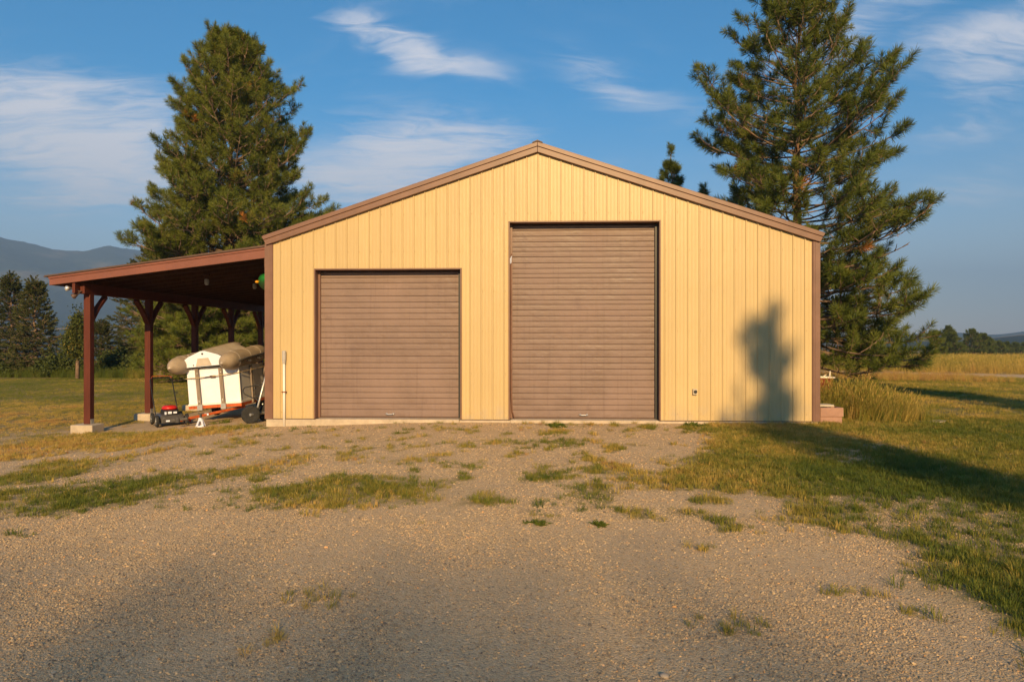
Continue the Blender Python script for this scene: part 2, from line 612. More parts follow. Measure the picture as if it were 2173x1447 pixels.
POLY_GRASS = {
    'lawn_side': [(3.51, 0.4), (3.45, -0.3), (2.56, -3.3), (1.83, -5.14), (0.88, -5.66), (0.97, -6.47), (1.57, -6.45), (1.92, -6.67), (2.29, -6.42), (2.53, -6.87), (2.84, -7.27), (2.58, -7.57),
                  (2.2, -7.67), (2.56, -7.99), (2.67, -8.29), (3.0, -8.74), (2.86, -9.26), (2.64, -9.69), (2.72, -9.93), (2.89, -10.28), (3.2, -12), (3.6, -20), (60, -20), (60, 24), (28, 14), (22, 19), (17, 22.5), (5.0, 26), (5.0, 0.4)],
    'patch_a': [(-9.5, -5.2), (-7.74, -5.4), (-7.63, -5.21), (-7.86, -4.09), (-7.18, -3.96), (-6.57, -4.71), (-6.53, -5.51), (-6.68, -5.9), (-6.86, -6.15), (-7.1, -6.3), (-9.5, -6.2)],
    'patch_b': [(-9.5, -6.4), (-6.98, -6.43), (-6.68, -6.37), (-5.87, -5.8), (-5.19, -5.61), (-4.51, -5.35), (-4.17, -4.6), (-3.65, -4.08), (-3.31, -4.64), (-3.75, -5.61), (-4.17, -6.23), (-4.23, -6.5), (-4.37, -7.29),
                (-4.75, -7.71), (-5.21, -7.77), (-5.58, -7.71), (-5.84, -7.75), (-9.5, -7.9)],
    'patch_c': [(-6.96, -4.18), (-6.94, -3.62), (-6.39, -2.82), (-5.91, -1.57), (-5.51, -2.07), (-6.02, -3.43), (-6.44, -4.29)],
    'patch_d': [(-3.4, -7.35), (-3.37, -6.84), (-3.12, -6.4), (-2.79, -5.82), (-2.17, -6.08), (-1.26, -6.45), (-0.97, -6.92), (-1.52, -7.24), (-1.83, -7.42), (-2.09, -7.53), (-2.57, -7.57), (-2.85, -7.79)],
    'dry_margin': [(-16, -4.4), (-9.6, -3.9), (-7.3, -2.4), (-6.1, -0.7), (-6.1, 0.3), (-10.2, 0.6), (-16, -0.6)],
    'lawn_back': [(-60, -2.0), (-14, -1.4), (-11.2, 0.2), (-10.9, 1.2), (-10.2, 2.2), (-9.9, 4), (-9.9, 16), (-5, 17), (-5, 26), (-14, 24), (-24, 26.5), (-32, 24), (-60, 20)],
}
BLOBS = [(0.09, -5.94, 0.27, 0.43, 0.6), (0.46, -6.98, 0.36, 0.62, 0.8), (0.98, -7.63, 0.18, 0.28, 0.8), (1.53, -7.6, 0.19, 0.18, 0.7), (1.75, -7.06, 0.2, 0.26, 0.9), (1.82, -8.18, 0.18, 0.31, 0.6), (0.74, -4.46, 0.23, 0.32, 0.9),
         (0.36, -2.87, 0.32, 0.64, 0.6), (1.19, -3.34, 0.27, 0.39, 0.7), (1.8, -4.6, 0.14, 0.3, 0.8), (-0.6, -7.1, 0.28, 0.39, 0.6), (-0.14, -7.85, 0.16, 0.26, 0.5), (-1.31, -6.97, 0.31, 0.34, 0.7), (-3.68, -4.96, 0.4, 0.45, 0.6),
         (-2.85, -4.54, 0.28, 0.4, 0.45), (-1.88, -4.88, 0.2, 0.3, 0.45), (-1.25, -5.03, 0.2, 0.29, 0.55), (0.29, -0.11, 0.4, 0.35, 0.5), (0.36, -1.23, 0.23, 0.45, 0.8), (2.16, -0.8, 0.19, 0.41, 0.8), (3.02, -0.9, 0.22, 0.5, 1.0),
         (0.96, -0.48, 0.29, 0.36, 0.5), (1.54, -0.45, 0.19, 0.36, 0.5), (-2.58, -1.7, 0.18, 0.33, 0.35), (-1.58, -1.11, 0.14, 0.36, 0.45), (-0.73, -2.81, 0.16, 0.32, 0.45), (-5.38, -2.74, 0.41, 0.45, 0.5), (-7.62, -2.55, 0.51, 0.6, 0.5),
         (-8.81, -3.17, 0.48, 0.65, 0.6), (1.22, -7.88, 0.14, 0.14, 0.5), (0.88, -5.28, 0.38, 0.5, 0.8)]


def in_poly(poly, x, y):
    c = np.zeros(x.shape, dtype=bool)
    n = len(poly)
    for i in range(n):
        x0, y0 = poly[i]
        x1, y1 = poly[(i + 1) % n]
        cond = (y0 > y) != (y1 > y)
        with np.errstate(divide='ignore', invalid='ignore'):
            xs = x0 + (y - y0) * (x1 - x0) / (y1 - y0 + 1e-12)
        c ^= cond & (x < xs)
    return c


def on_shed(x, y):
    return (x > -6.0) & (x < 5.8) & (y > -0.06) & (y < 12.1)


def cover(x, y):
    """density of grass between 0 and 1"""
    x = np.asarray(x, dtype=float)
    y = np.asarray(y, dtype=float)
    wx = x + 0.55 * (fbm(x * 1.3, y * 1.3, 4) - 0.5) + 0.25 * (fbm(x * 5, y * 5, 3) - 0.5)
    wy = y + 0.75 * (fbm(x * 1.3 + 31, y * 1.3 + 5, 4) - 0.5) + 0.30 * (fbm(x * 5 + 9, y * 5, 3) - 0.5)
    d = np.zeros(x.shape)
    patchy = sstep(0.36, 0.58, fbm(x * 2.2 + 3, y * 1.5 + 8, 4)) * (0.35 + 0.65 * sstep(0.40, 0.60, fbm(x * 7 + 13, y * 5 + 28, 3)))
    for k, p in POLY_GRASS.items():
        inside = sum(in_poly(p, wx + ox, wy + oy).astype(float) for ox, oy in ((0, 0), (0.16, 0), (-0.16, 0), (0, 0.22), (0, -0.22), (0.3, 0.2), (-0.3, -0.2))) / 7.0
        if k == 'lawn_side':
            w = 0.6 + 0.4 * patchy
            bare = 0.6 * sstep(0.63, 0.75, fbm(x * 0.9 + 60, y * 0.7 + 2, 4))
            w = w * (1 - bare * sstep(14, 4, x) * 0.9)
        elif k == 'lawn_back':
            w = 0.55 + 0.45 * patchy + 0 * x
            w = w * (0.35 + 0.65 * sstep(-0.5, 3.5, y + (x + 10) * -0.1))
        elif k == 'dry_margin':
            w = 0.22 + 0.45 * patchy
        elif k == 'patch_c':
            w = 0.5 * patchy
        else:
            w = 0.30 + 0.70 * patchy
        d = np.maximum(d, w * inside ** 1.4)
    for bx, by, rx, ry, a in BLOBS:
        e = ((wx - bx) / rx) ** 2 + ((wy - by) / ry) ** 2
        d = np.maximum(d, a * sstep(1.3, 0.3, e) * (0.35 + 0.65 * patchy))
    # thin scatter of weeds between the doors and the patches
    thin = sstep(0.56, 0.72, fbm(x * 3.1 + 70, y * 2.3 + 21, 4)) * 0.5 * sstep(0.42, 0.6, fbm(x * 9, y * 7, 2)) * sstep(-8.3, -6.5, y) * sstep(3.5, 2.0, y)
    d = np.maximum(d, thin)
    d = np.where(on_shed(x, y), 0, d)
    # the earth below the carport stays bare
    d = d * (1 - 0.92 * ((x > -10.0) & (x < -5.9) & (y > 0.3) & (y < 12)))
    return d


ROAD = [(2, 34), (10, 31.0), (18, 27.3), (23, 22.5), (27, 17), (40, 4), (60, -12)]


def dist_line(pts, x, y):
    d = np.full(np.shape(x), 1e9)
    for (x0, y0), (x1, y1) in zip(pts[:-1], pts[1:]):
        dx, dy = x1 - x0, y1 - y0
        t = np.clip(((x - x0) * dx + (y - y0) * dy) / (dx * dx + dy * dy), 0, 1)
        d = np.minimum(d, np.hypot(x - x0 - t * dx, y - y0 - t * dy))
    return d


def axis(lo, hi, step, far_lo, far_hi, g=1.17):
    a = list(np.arange(lo, hi + 1e-6, step))
    s, v, up = step, hi, []
    while v < far_hi:
        s *= g
        v += s
        up.append(v)
    s, v, dn = step, lo, []
    while v > far_lo:
        s *= g
        v -= s
        dn.append(v)
    return np.array(dn[::-1] + a + up)


def build_ground():
    xs = axis(-13, 13, 0.11, -7000, 7000, 1.09)
    ys = axis(-14, 6, 0.10, -3500, 7000, 1.07)
    X, Y = np.meshgrid(xs, ys)
    Z = ground_z(X, Y)
    nx, ny = len(xs), len(ys)
    me = bpy.data.meshes.new('ground')
    co = np.stack([X, Y, Z], -1).reshape(-1, 3)
    idx = np.arange(nx * ny).reshape(ny, nx)
    quads = np.stack([idx[:-1, :-1], idx[:-1, 1:], idx[1:, 1:], idx[1:, :-1]], -1).reshape(-1, 4)
    me.vertices.add(len(co))
    me.vertices.foreach_set('co', co.ravel())
    me.loops.add(quads.size)
    me.loops.foreach_set('vertex_index', quads.ravel().astype(np.int32))
    me.polygons.add(len(quads))
    me.polygons.foreach_set('loop_start', np.arange(0, quads.size, 4, dtype=np.int32))
    me.polygons.foreach_set('use_smooth', np.ones(len(quads), dtype=bool))
    me.update()
    x, y = X.ravel(), Y.ravel()
    rr = np.hypot(x, y)
    cov = cover(x, y)
    # what the soil is: gravel, lawn soil, mulch, dry field, far valley
    rd = dist_line(ROAD, x, y)
    field = sstep(2.4, 3.4, rd) * ((y > 20) & (x > 3)) * 1.0
    field = np.where((x > 3) & (y > 34), 1.0, field)
    mulch = sstep(1.25, 0.8, ((x + 20.5) / 4.6) ** 2 + ((y - 22.6) / 1.7) ** 2)
    gravel = 1 - np.clip(cov * 1.5, 0, 1)
    gravel = np.where((rr > 32) & (rd > 2.5), 0.0, gravel)
    for nm, arr in (('cover', np.clip(cov * 1.35, 0, 1)), ('field', field), ('mulch', mulch), ('gravel', gravel), ('far', sstep(90, 260, rr))):
        at = me.attributes.new(nm, 'FLOAT', 'POINT')
        at.data.foreach_set('value', arr.astype(np.float32))
    m, t, b, co_ = material('ground', 0.92, 0.12)
    pos = t.new('ShaderNodeNewGeometry').outputs['Position']
    big = t.noise(pos, 0.45, 5.0, 0.6)
    mid = t.noise(pos, 3.0, 5.0, 0.65)
    fine = t.noise(pos, 26.0, 4.0, 0.7)
    v1 = t.new('ShaderNodeTexVoronoi')
    t.put(v1.inputs['Vector'], pos)
    v1.inputs['Scale'].default_value = 70.0
    v2 = t.new('ShaderNodeTexVoronoi')
    t.put(v2.inputs['Vector'], pos)
    v2.inputs['Scale'].default_value = 160.0
    cs = t.new('ShaderNodeSeparateColor')
    t.put(cs.inputs[0], v1.outputs['Color'])
    peb = t.ramp(cs.outputs[0], [(0.0, (0.22, 0.17, 0.115)), (0.3, (0.47, 0.35, 0.21)), (0.7, (0.64, 0.465, 0.27)), (0.92, (0.60, 0.34, 0.15)), (1.0, (0.74, 0.60, 0.42))])
    dust = t.ramp(mid, [(0.3, (0.57, 0.42, 0.245)), (0.7, (0.68, 0.50, 0.295))])
    grav = t.mix(t.maprange(fine, 0.35, 0.65, 0.25, 0.85), dust, peb)
    grav = t.mix(t.maprange(big, 0.42, 0.7, 0.0, 0.30), grav, (0.42, 0.32, 0.21))
    soil = t.ramp(mid, [(0.25, (0.12, 0.09, 0.048)), (0.5, (0.19, 0.15, 0.065)), (0.75, (0.28, 0.205, 0.10))])
    lawn = t.ramp(t.math('ADD', t.math('MULTIPLY', big, 0.5), t.math('MULTIPLY', mid, 0.5)), [(0.3, (0.13, 0.13, 0.026)), (0.5, (0.21, 0.18, 0.04)), (0.68, (0.31, 0.225, 0.07))])
    soil = t.mix(0.55, soil, lawn)
    c = t.mix(t.attr('gravel'), soil, grav)
    fld = t.ramp(mid, [(0.3, (0.34, 0.22, 0.06)), (0.7, (0.52, 0.35, 0.11))])
    c = t.mix(t.attr('field'), c, fld)
    c = t.mix(t.attr('mulch'), c, t.ramp(fine, [(0.35, (0.10, 0.045, 0.026)), (0.65, (0.20, 0.095, 0.055))]))
    f1 = t.noise(pos, 0.0045, 5.0, 0.6)
    far = t.ramp(f1, [(0.36, (0.035, 0.045, 0.022)), (0.46, (0.06, 0.07, 0.03)), (0.52, (0.30, 0.21, 0.09)), (0.7, (0.44, 0.31, 0.14))])
    c = t.mix(t.attr('far'), c, far)
    t.put(b.inputs['Base Color'], c)
    hgt = t.math('ADD', t.math('MULTIPLY', v1.outputs['Distance'], -0.7), t.math('ADD', t.math('MULTIPLY', v2.outputs['Distance'], -0.35), t.math('MULTIPLY', fine, 0.5)))
    nearness = t.math('SUBTRACT', 1.0, t.attr('far'))
    nd = t.new('ShaderNodeBump')
    t.put(nd.inputs['Strength'], t.math('MULTIPLY', nearness, 0.6))
    nd.inputs['Distance'].default_value = 0.02
    t.put(nd.inputs['Height'], hgt)
    t.l.new(nd.outputs[0], b.inputs['Normal'])
    me.materials.append(m)
    o = bpy.data.objects.new('ground', me)
    COL.objects.link(o)
    tag(o, kind='structure')
    return o


build_ground()


# ------------------------------------------------------------------ mountains and hills
def relief(name, az0, az1, r0, r1, prof, base, rough, stops, nscale, seed, na=260, nr=60):
    """a range of hills seen from the yard: prof gives the height of its crest along azimuth (degrees)"""
    az = np.linspace(R(az0), R(az1), na)
    rr = np.linspace(r0, r1, nr)
    A, RR = np.meshgrid(az, rr)
    X = RR * np.sin(A)
    Y = RR * np.cos(A) - 14.5
    t = np.linspace(0, 1, nr)[:, None]
    crest = np.interp(np.degrees(A), [p[0] for p in prof], [p[1] for p in prof]) - base
    shape = np.where(t < 0.72, sstep(-0.05, 0.72, t) ** 1.15, 1 - 0.5 * sstep(0.72, 1.0, t))
    n = fbm(X * rough + seed, Y * rough + seed, 6, 0.55)
    rid = 1 - np.abs(2 * fbm(X * rough * 1.7 + seed + 50, Y * rough * 1.7, 5, 0.55) - 1)
    hgt = crest * shape * (0.86 + 0.14 * (0.6 * n + 0.4 * rid) / 0.55)
    hgt = hgt + crest * 0.10 * (rid - 0.75) * np.sin(np.pi * np.clip(t * 1.2, 0, 1))
    hgt = hgt + crest * 0.035 * (fbm(X * rough * 9, Y * rough * 9, 3) - 0.5)
    Z = base + hgt
    mb = MB()
    vs = np.stack([X, Y, Z], -1).reshape(-1, 3)
    idx = np.arange(na * nr).reshape(nr, na)
    q = np.stack([idx[:-1, :-1], idx[:-1, 1:], idx[1:, 1:], idx[1:, :-1]], -1).reshape(-1, 4)
    me = bpy.data.meshes.new(name)
    me.from_pydata(vs.tolist(), [], q.tolist())
    me.polygons.foreach_set('use_smooth', [True] * len(q))
    m, t_, b, co = material(name + '_cover', 0.95, 0.05)
    pos = t_.new('ShaderNodeNewGeometry').outputs['Position']
    f = t_.noise(pos, nscale, 6.0, 0.62)
    g = t_.noise(pos, nscale * 14, 4.0, 0.7)
    c = t_.ramp(f, stops)
    c = t_.mix(t_.maprange(g, 0.4, 0.65, 0.0, 0.5), c, (0.02, 0.028, 0.018))
    t_.put(b.inputs['Base Color'], c)
    bump(t_, b, g, 0.8, 6.0)
    me.materials.append(m)
    o = bpy.data.objects.new(name, me)
    COL.objects.link(o)
    return tag(o, kind='structure')


def crest_from_px(pts, dist):
    f, a = 1448.67, math.atan(64 / 1448.67)
    out = []
    for u, v in pts:
        t = (u - 1086.5) / f
        az = math.atan(t) - a
        rng = dist * math.cos(math.atan(t))
        out.append((math.degrees(az), 1.69 + (723.5 - v) / f * rng))
    return out


forest = [(0.35, (0.028, 0.040, 0.026)), (0.56, (0.045, 0.058, 0.034)), (0.64, (0.15, 0.13, 0.075)), (0.75, (0.22, 0.18, 0.11))]
mixed = [(0.42, (0.026, 0.036, 0.022)), (0.53, (0.04, 0.05, 0.028)), (0.57, (0.34, 0.24, 0.11)), (0.75, (0.42, 0.30, 0.14))]
relief('mountain', -75, 12, 1900, 5000, [(-75, 420)] + crest_from_px([(-400, 470), (-120, 490), (0, 511), (40, 520), (123, 535), (149, 540), (196, 539), (235, 534), (275, 545), (420, 560), (600, 590), (900, 640)], 4130) + [(4, 60), (12, 20)],
       -14, 0.0011, forest, 0.0016, 3.0)
relief('hills', 8, 70, 1500, 3900, [(8, 8)] + crest_from_px([(1500, 716), (1900, 712), (1985, 707), (2035, 707), (2080, 711), (2120, 710), (2173, 704), (2300, 694), (2600, 690)], 3200) + [(60, 70), (70, 40)], -14, 0.0011, forest, 0.0022, 9.0)
relief('foothills', 20, 62, 620, 1700, [(20, -2)] + crest_from_px([(1900, 722), (1985, 721), (2040, 719), (2110, 717), (2140, 714), (2173, 711), (2300, 706)], 1400) + [(50, 26), (62, 14)], -14, 0.0026, mixed, 0.0042, 21.0)
relief('valley_hills', -60, -18, 700, 2300, [(-60, 20), (-50, 34), (-42, 36), (-34, 34), (-28, 30), (-22, 16), (-18, 4)], -16, 0.0024, mixed, 0.0042, 33.0)


# ------------------------------------------------------------------ the metal shed
XL, XR, XC, DEPTH = -5.945, 5.747, -0.10, 12.0
Z_BASE = 0.02


def roof_z(x):
    return 5.70 - abs(x - XC) * 0.3302


DOORS = ((-4.902, -1.712, 3.245), (-0.716, 2.493, 4.23))     # x0, x1, head height
shed = thing('metal_shed', 'yellow metal-sided shed with two brown roll-up doors and a gabled brown roof edge', 'shed', (XC, 0.0, 0.0))

core = MB()
core.box(XL + 0.02, DOORS[0][0] - 0.02, 0.022, 0.16, 0.0, 3.7)
core.box(DOORS[0][1] + 0.02, DOORS[1][0] - 0.02, 0.022, 0.16, 0.0, 4.8)
core.box(DOORS[1][1] + 0.02, XR - 0.02, 0.022, 0.16, 0.0, 3.7)
core.box(DOORS[0][0] - 0.02, DOORS[0][1] + 0.02, 0.022, 0.16, DOORS[0][2] + 0.03, 3.7)
core.box(DOORS[1][0] - 0.02, DOORS[1][1] + 0.02, 0.022, 0.16, DOORS[1][2] + 0.03, 4.75)
core.build('wall', M['grey_wood'], shed)
sw = MB()
for x, s in ((XL + 0.02, -1), (XR - 0.02, 1)):
    prof = []
    yy = 0.16
    while yy < DEPTH - 0.1:
        prof += [(yy, 0.0), (yy + 0.012, 0.02), (yy + 0.03, 0.02), (yy + 0.042, 0.0)]
        yy += 0.2419
    prof += [(DEPTH - 0.02, 0.0)]
    poly = prof + [(DEPTH - 0.02, -0.08), (0.16, -0.08)]
    sw = MB()
    sw.prism(poly, lambda a, b_, x=x, s=s: (x + s * b_, a, 0.02), lambda a, b_, x=x, s=s: (x + s * b_, a, 3.72))
    sw.build('side_wall', M['siding'], shed)
bw = MB()
bw.prism([(XL, 0.02), (XR, 0.02), (XR, 3.72), (XC, 5.64), (XL, 3.72)], lambda a, b_: (a, DEPTH - 0.02, b_), lambda a, b_: (a, DEPTH, b_))
bw.build('back_wall', M['siding'], shed)
fd = MB()
fd.box(XL - 0.0, DOORS[0][0] + 0.05, -0.035, 0.3, -0.6, 0.004)
fd.box(DOORS[0][1] - 0.05, DOORS[1][0] + 0.05, -0.035, 0.3, -0.6, 0.004)
fd.box(DOORS[1][1] - 0.05, XR, -0.030, 0.3, -0.6, 0.004)
fd.box(XL - 0.0, XL + 0.25, 0.3, DEPTH, -0.6, 0.004)
fd.box(XR - 0.25, XR, 0.3, DEPTH, -0.6, 0.004)
for a, b_, h_ in DOORS:
    fd.box(a + 0.05, b_ - 0.05, -0.09, 0.45, -0.6, 0.022)
fd.build('foundation', M['concrete'], shed, bevel=0.012)

# ribbed sheets, one object from rib to rib
PITCH, RIB0 = 0.2419, -0.085


def sheet_profile(k):
    x = RIB0 + PITCH * k
    p = [(-0.020, 0.0), (-0.009, -0.019), (0.009, -0.019), (0.020, 0.0), (0.070, 0.0), (0.077, -0.004), (0.089, -0.004), (0.096, 0.0), (0.146, 0.0), (0.153, -0.004), (0.165, -0.004), (0.172, 0.0), (PITCH - 0.020, 0.0)]
    return [(x + a, b_) for a, b_ in p]


def clip_profile(p, x0, x1):
    out = []
    for (a, b_), (c, d) in zip(p[:-1], p[1:]):
        lo, hi = max(a, x0), min(c, x1)
        if hi - lo > 1e-6:
            f = lambda x: b_ + (d - b_) * (x - a) / (c - a)
            if not out or abs(out[-1][0] - lo) > 1e-6:
                out.append((lo, f(lo)))
            out.append((hi, f(hi)))
    return out


xlo, xhi = XL + 0.145, XR - 0.13
breaks = [(xlo, DOORS[0][0], Z_BASE), (DOORS[0][0], DOORS[0][1], DOORS[0][2]), (DOORS[0][1], DOORS[1][0], Z_BASE), (DOORS[1][0], DOORS[1][1], DOORS[1][2]), (DOORS[1][1], xhi, Z_BASE)]
for k in range(int((xlo - RIB0) / PITCH) - 1, int((xhi - RIB0) / PITCH) + 2):
    pr = sheet_profile(k)
    for x0, x1, zb in breaks:
        q = clip_profile(pr, x0, x1)
        if len(q) < 2 or q[-1][0] - q[0][0] < 0.004:
            continue
        poly = q + [(q[-1][0], 0.018), (q[0][0], 0.018)]
        mb = MB()
        mb.prism(poly, lambda a, b_: (a, b_, zb), lambda a, b_: (a, b_, roof_z(a) + 0.02))
        mb.build('wall_panel', M['siding'], shed)
# screws in rows across the sheets
scr = MB()
for k in range(-24, 25):
    for zz in (0.16, 1.0, 1.9, 2.75, 3.6, 4.4):
        x = RIB0 + PITCH * k + 0.03
        if not (xlo + 0.02 < x < xhi - 0.02) or zz > roof_z(x) - 0.1 or any(a - 0.02 < x < b_ + 0.02 and zz < h_ + 0.02 for a, b_, h_ in DOORS):
            continue
        scr.box(x - 0.008, x + 0.008, -0.008, 0.001, zz - 0.008, zz + 0.008)
o = scr.build('screws', M['strap'], shed)
o['kind'] = 'stuff'
# strip along the foot of the sheets
for x0, x1, zb in breaks:
    if zb == Z_BASE:
        bt = MB()
        bt.box(x0 + 0.002, x1 - 0.002, -0.028, 0.015, 0.006, 0.0195)
        bt.build('base_trim', M['trim_dark'], shed)
for x0, x1, xs in ((XL - 0.03, XL + 0.143, XL + 0.05), (XR - 0.128, XR + 0.03, XR - 0.06)):
    ct = MB()
    xi = x1 if x0 < 0 else x0
    s = -1 if x0 < 0 else 1
    # folded corner angle: a flat, a shallow step and a return round the corner
    poly = [(xi, 0.017), (xi, -0.012), (xi + s * 0.022, -0.03), (xi + s * 0.05, -0.03), (xi + s * 0.058, -0.036), ((x0 if s < 0 else x1), -0.036), ((x0 if s < 0 else x1), 0.15), ((x0 if s < 0 else x1) - s * 0.01, 0.15), ((x0 if s < 0 else x1) - s * 0.01, 0.017)]
    xm = (x0 + x1) / 2
    ct.prism(poly, lambda a, b_: (a, b_, 0.012), lambda a, b_: (a, b_, 2.6))
    ct.prism([(a + (0.002 if a > xm else -0.002) * 0, b_ - 0.003 if b_ < 0 else b_) for a, b_ in poly], lambda a, b_: (a, b_, 2.6), lambda a, b_: (a, b_, roof_z(a) + 0.03))
    ct.build('corner_trim', M['trim'], shed)
# rake trim: two folded strips each side
for s, xe in ((-1, -5.94), (1, 5.775)):
    n = Vector((s * 0.3302, 0, 1)).normalized()
    for nm, o0, o1, yf, yb in (('rake_trim', -0.022, 0.088, -0.085, 0.04), ('roof_edge', 0.092, 0.172, -0.105, 0.06)):
        mb = MB()
        pts = []
        for off, xx in ((o0, XC), (o0, xe), (o1, xe), (o1, XC)):
            zz = roof_z(xx)
            if xx == xe:
                pts.append((xx + n.x * off * 1.5, zz + n.z * off))
            else:
                pts.append((xx + s * 0.0015, zz + off * 1.053))
        mb.prism(pts, lambda a, b_: (a, yf, b_), lambda a, b_: (a, yb, b_))
        mb.build(nm, M['trim'], shed, bevel=0.006)
    rf = MB()
    zz0, zz1 = roof_z(XC), roof_z(xe)
    rf.add([(XC + s * 0.002, -0.09, zz0 + 0.16), (xe + s * 0.05, -0.09, zz1 + 0.145), (xe + s * 0.05, DEPTH + 0.1, zz1 + 0.145), (XC + s * 0.002, DEPTH + 0.1, zz0 + 0.16),
            (XC + s * 0.002, -0.09, zz0 + 0.195), (xe + s * 0.05, -0.09, zz1 + 0.18), (xe + s * 0.05, DEPTH + 0.1, zz1 + 0.18), (XC + s * 0.002, DEPTH + 0.1, zz0 + 0.195)],
           [(0, 3, 2, 1), (4, 5, 6, 7), (0, 1, 5, 4), (1, 2, 6, 5), (2, 3, 7, 6), (3, 0, 4, 7)])
    yy = 0.1
    while yy < DEPTH:
        rf.bar((XC + s * 0.12, yy, roof_z(XC + s * 0.12) + 0.20), (xe + s * 0.045, yy, zz1 + 0.187), 0.03, 0.025)
        yy += 0.2419
    rf.build('roof_sheet', M['trim'], shed)
rc = MB()
rc.prism([(XC - 0.11, roof_z(XC - 0.11) + 0.215), (XC, 5.925), (XC + 0.11, roof_z(XC + 0.11) + 0.215), (XC + 0.11, roof_z(XC + 0.11) + 0.200), (XC, 5.897), (XC - 0.11, roof_z(XC - 0.11) + 0.200)],
         lambda a, b_: (a, -0.112, b_), lambda a, b_: (a, DEPTH + 0.11, b_))
rc.build('ridge_cap', M['trim_dark'], shed)

# roll-up doors: a backing sheet with slats hooked into each other
pat_s = [45, 43, 47, 57, 50, 44, 44, 48, 56, 47, 45, 44, 47, 54, 51, 43, 44, 45, 60, 46, 44, 44, 46, 58]
pat_t = [32, 37, 36, 34, 27, 34, 38, 35, 33, 27, 36, 36, 37, 33, 27, 35, 37, 35, 34, 38, 37, 36, 36, 44, 39, 37, 36, 35, 44, 40, 36, 37, 33, 47]
slat_meshes = {}
for di, ((x0, x1, hd), pat) in enumerate(zip(DOORS, (pat_s, pat_t))):
    bk = MB()
    bk.box(x0 + 0.05, x1 - 0.05, 0.262, 0.30, 0.024, hd)
    door = bk.build('roll_up_door', M['trim_dark'], shed)
    door['label'] = ('shorter brown roll-up door with dents near its foot', 'taller brown roll-up door below the gable')[di]
    top, bot = hd - 0.05, 0.045
    z = top
    tot = sum(pat)
    sl = MB()
    hw = (x1 - x0) / 2 - 0.055
    poly = [(0.014, 0.0), (0.004, 0.025), (0.001, 0.08), (-0.001, 0.5), (0.0005, 0.93), (0.005, 0.975), (0.014, 1.0), (0.03, 1.0), (0.03, 0.0)]
    sl.prism(poly, lambda a, b_: (-hw, a, b_), lambda a, b_: (hw, a, b_))
    first = None
    for i, p in enumerate(pat):
        hgt = (top - bot) * p / tot
        z -= hgt
        loc = Vector(((x0 + x1) / 2, 0.225 + random.uniform(-0.0012, 0.0012), z)) - Vector(shed.location)
        if first is None:
            first = sl.build('slat', M['slat'], door, origin=(0, 0, 0))
            so = first
        else:
            so = copy_part(first, door)
        so.location = loc
        so.scale = (1, 1, hgt - 0.003)
        so.rotation_euler = (random.uniform(-0.014, 0.010), random.uniform(-0.0006, 0.0006), random.uniform(-0.0012, 0.0012))
    # bottom bar, lift handle
    mb = MB()
    mb.box(x0 + 0.06, x1 - 0.06, 0.205, 0.255, 0.024, 0.05)
    mb.build('bottom_bar', M['trim_dark'], door)
    hx = x0 + (x1 - x0) * 0.5
    mb = MB()
    for sx in (-0.075, 0.075):
        mb.lathe([(0.028, 0.0), (0.028, 0.006), (0.012, 0.03), (0.0, 0.034)], (hx + sx, 0.219, 0.105), (0, -1, 0), 10)
    mb.tube([(hx - 0.075, 0.195, 0.105), (hx - 0.05, 0.18, 0.1), (hx + 0.05, 0.18, 0.1), (hx + 0.075, 0.195, 0.105)], 0.012, 6)
    mb.build('handle', M['steel'], door)
    # guides and frame
    fr = MB()
    fr.box(x0 + 0.001, x0 + 0.03, -0.033, 0.33, 0.023, hd - 0.001)
    fr.box(x1 - 0.03, x1 - 0.001, -0.033, 0.33, 0.023, hd - 0.001)
    fr.box(x0 + 0.0305, x1 - 0.0305, -0.0335, 0.33, hd - 0.03, hd - 0.0015)
    fr.build('door_frame', M['trim'], shed, bevel=0.003)
    for s, gx in ((1, x0 + 0.031), (-1, x1 - 0.031)):
        gd = MB()
        gw = 0.045 if s > 0 else 0.062
        gd.box(min(gx, gx + s * gw), max(gx, gx + s * gw), 0.165, 0.208, 0.03, hd - 0.035)
        gd.build('door_guide', M['black'] if s < 0 else M['trim'], door)  # right guide coloured black for the shade on that jamb
    hb = MB()
    hb.box(x0 + 0.055, x1 - 0.055, 0.225, 0.258, hd - 0.048, hd - 0.033)
    hb.build('hood', M['black'], door)  # black colour stands in for the shade below the door head
# latch plate on the short door and the loose weather strip on the tall one
mb = MB()
mb.box(-1.752, -1.728, 0.06, 0.11, 1.46, 1.64)
mb.build('latch', M['steel'], shed)
mb = MB()
mb.tube([(-0.655, 0.12, 3.55), (-0.672, 0.10, 3.3), (-0.664, 0.10, 2.4), (-0.668, 0.09, 1.4), (-0.662, 0.10, 0.5), (-0.640, 0.11, 0.18), (-0.590, 0.13, 0.04)], [0.016, 0.018, 0.016, 0.016, 0.016, 0.016, 0.014], 5)
mb.build('weather_strip', M['trim'], shed)
mb = MB()
mb.add([(-0.69, 0.02, 3.43), (-0.645, 0.06, 3.52), (-0.655, 0.10, 3.36), (-0.69, 0.05, 3.33)], [(0, 1, 2, 3)])
mb.add([(-0.69, 0.026, 3.43), (-0.645, 0.066, 3.52), (-0.655, 0.106, 3.36), (-0.69, 0.056, 3.33)], [(3, 2, 1, 0)])
mb.build('torn_strip', M['white'], shed)

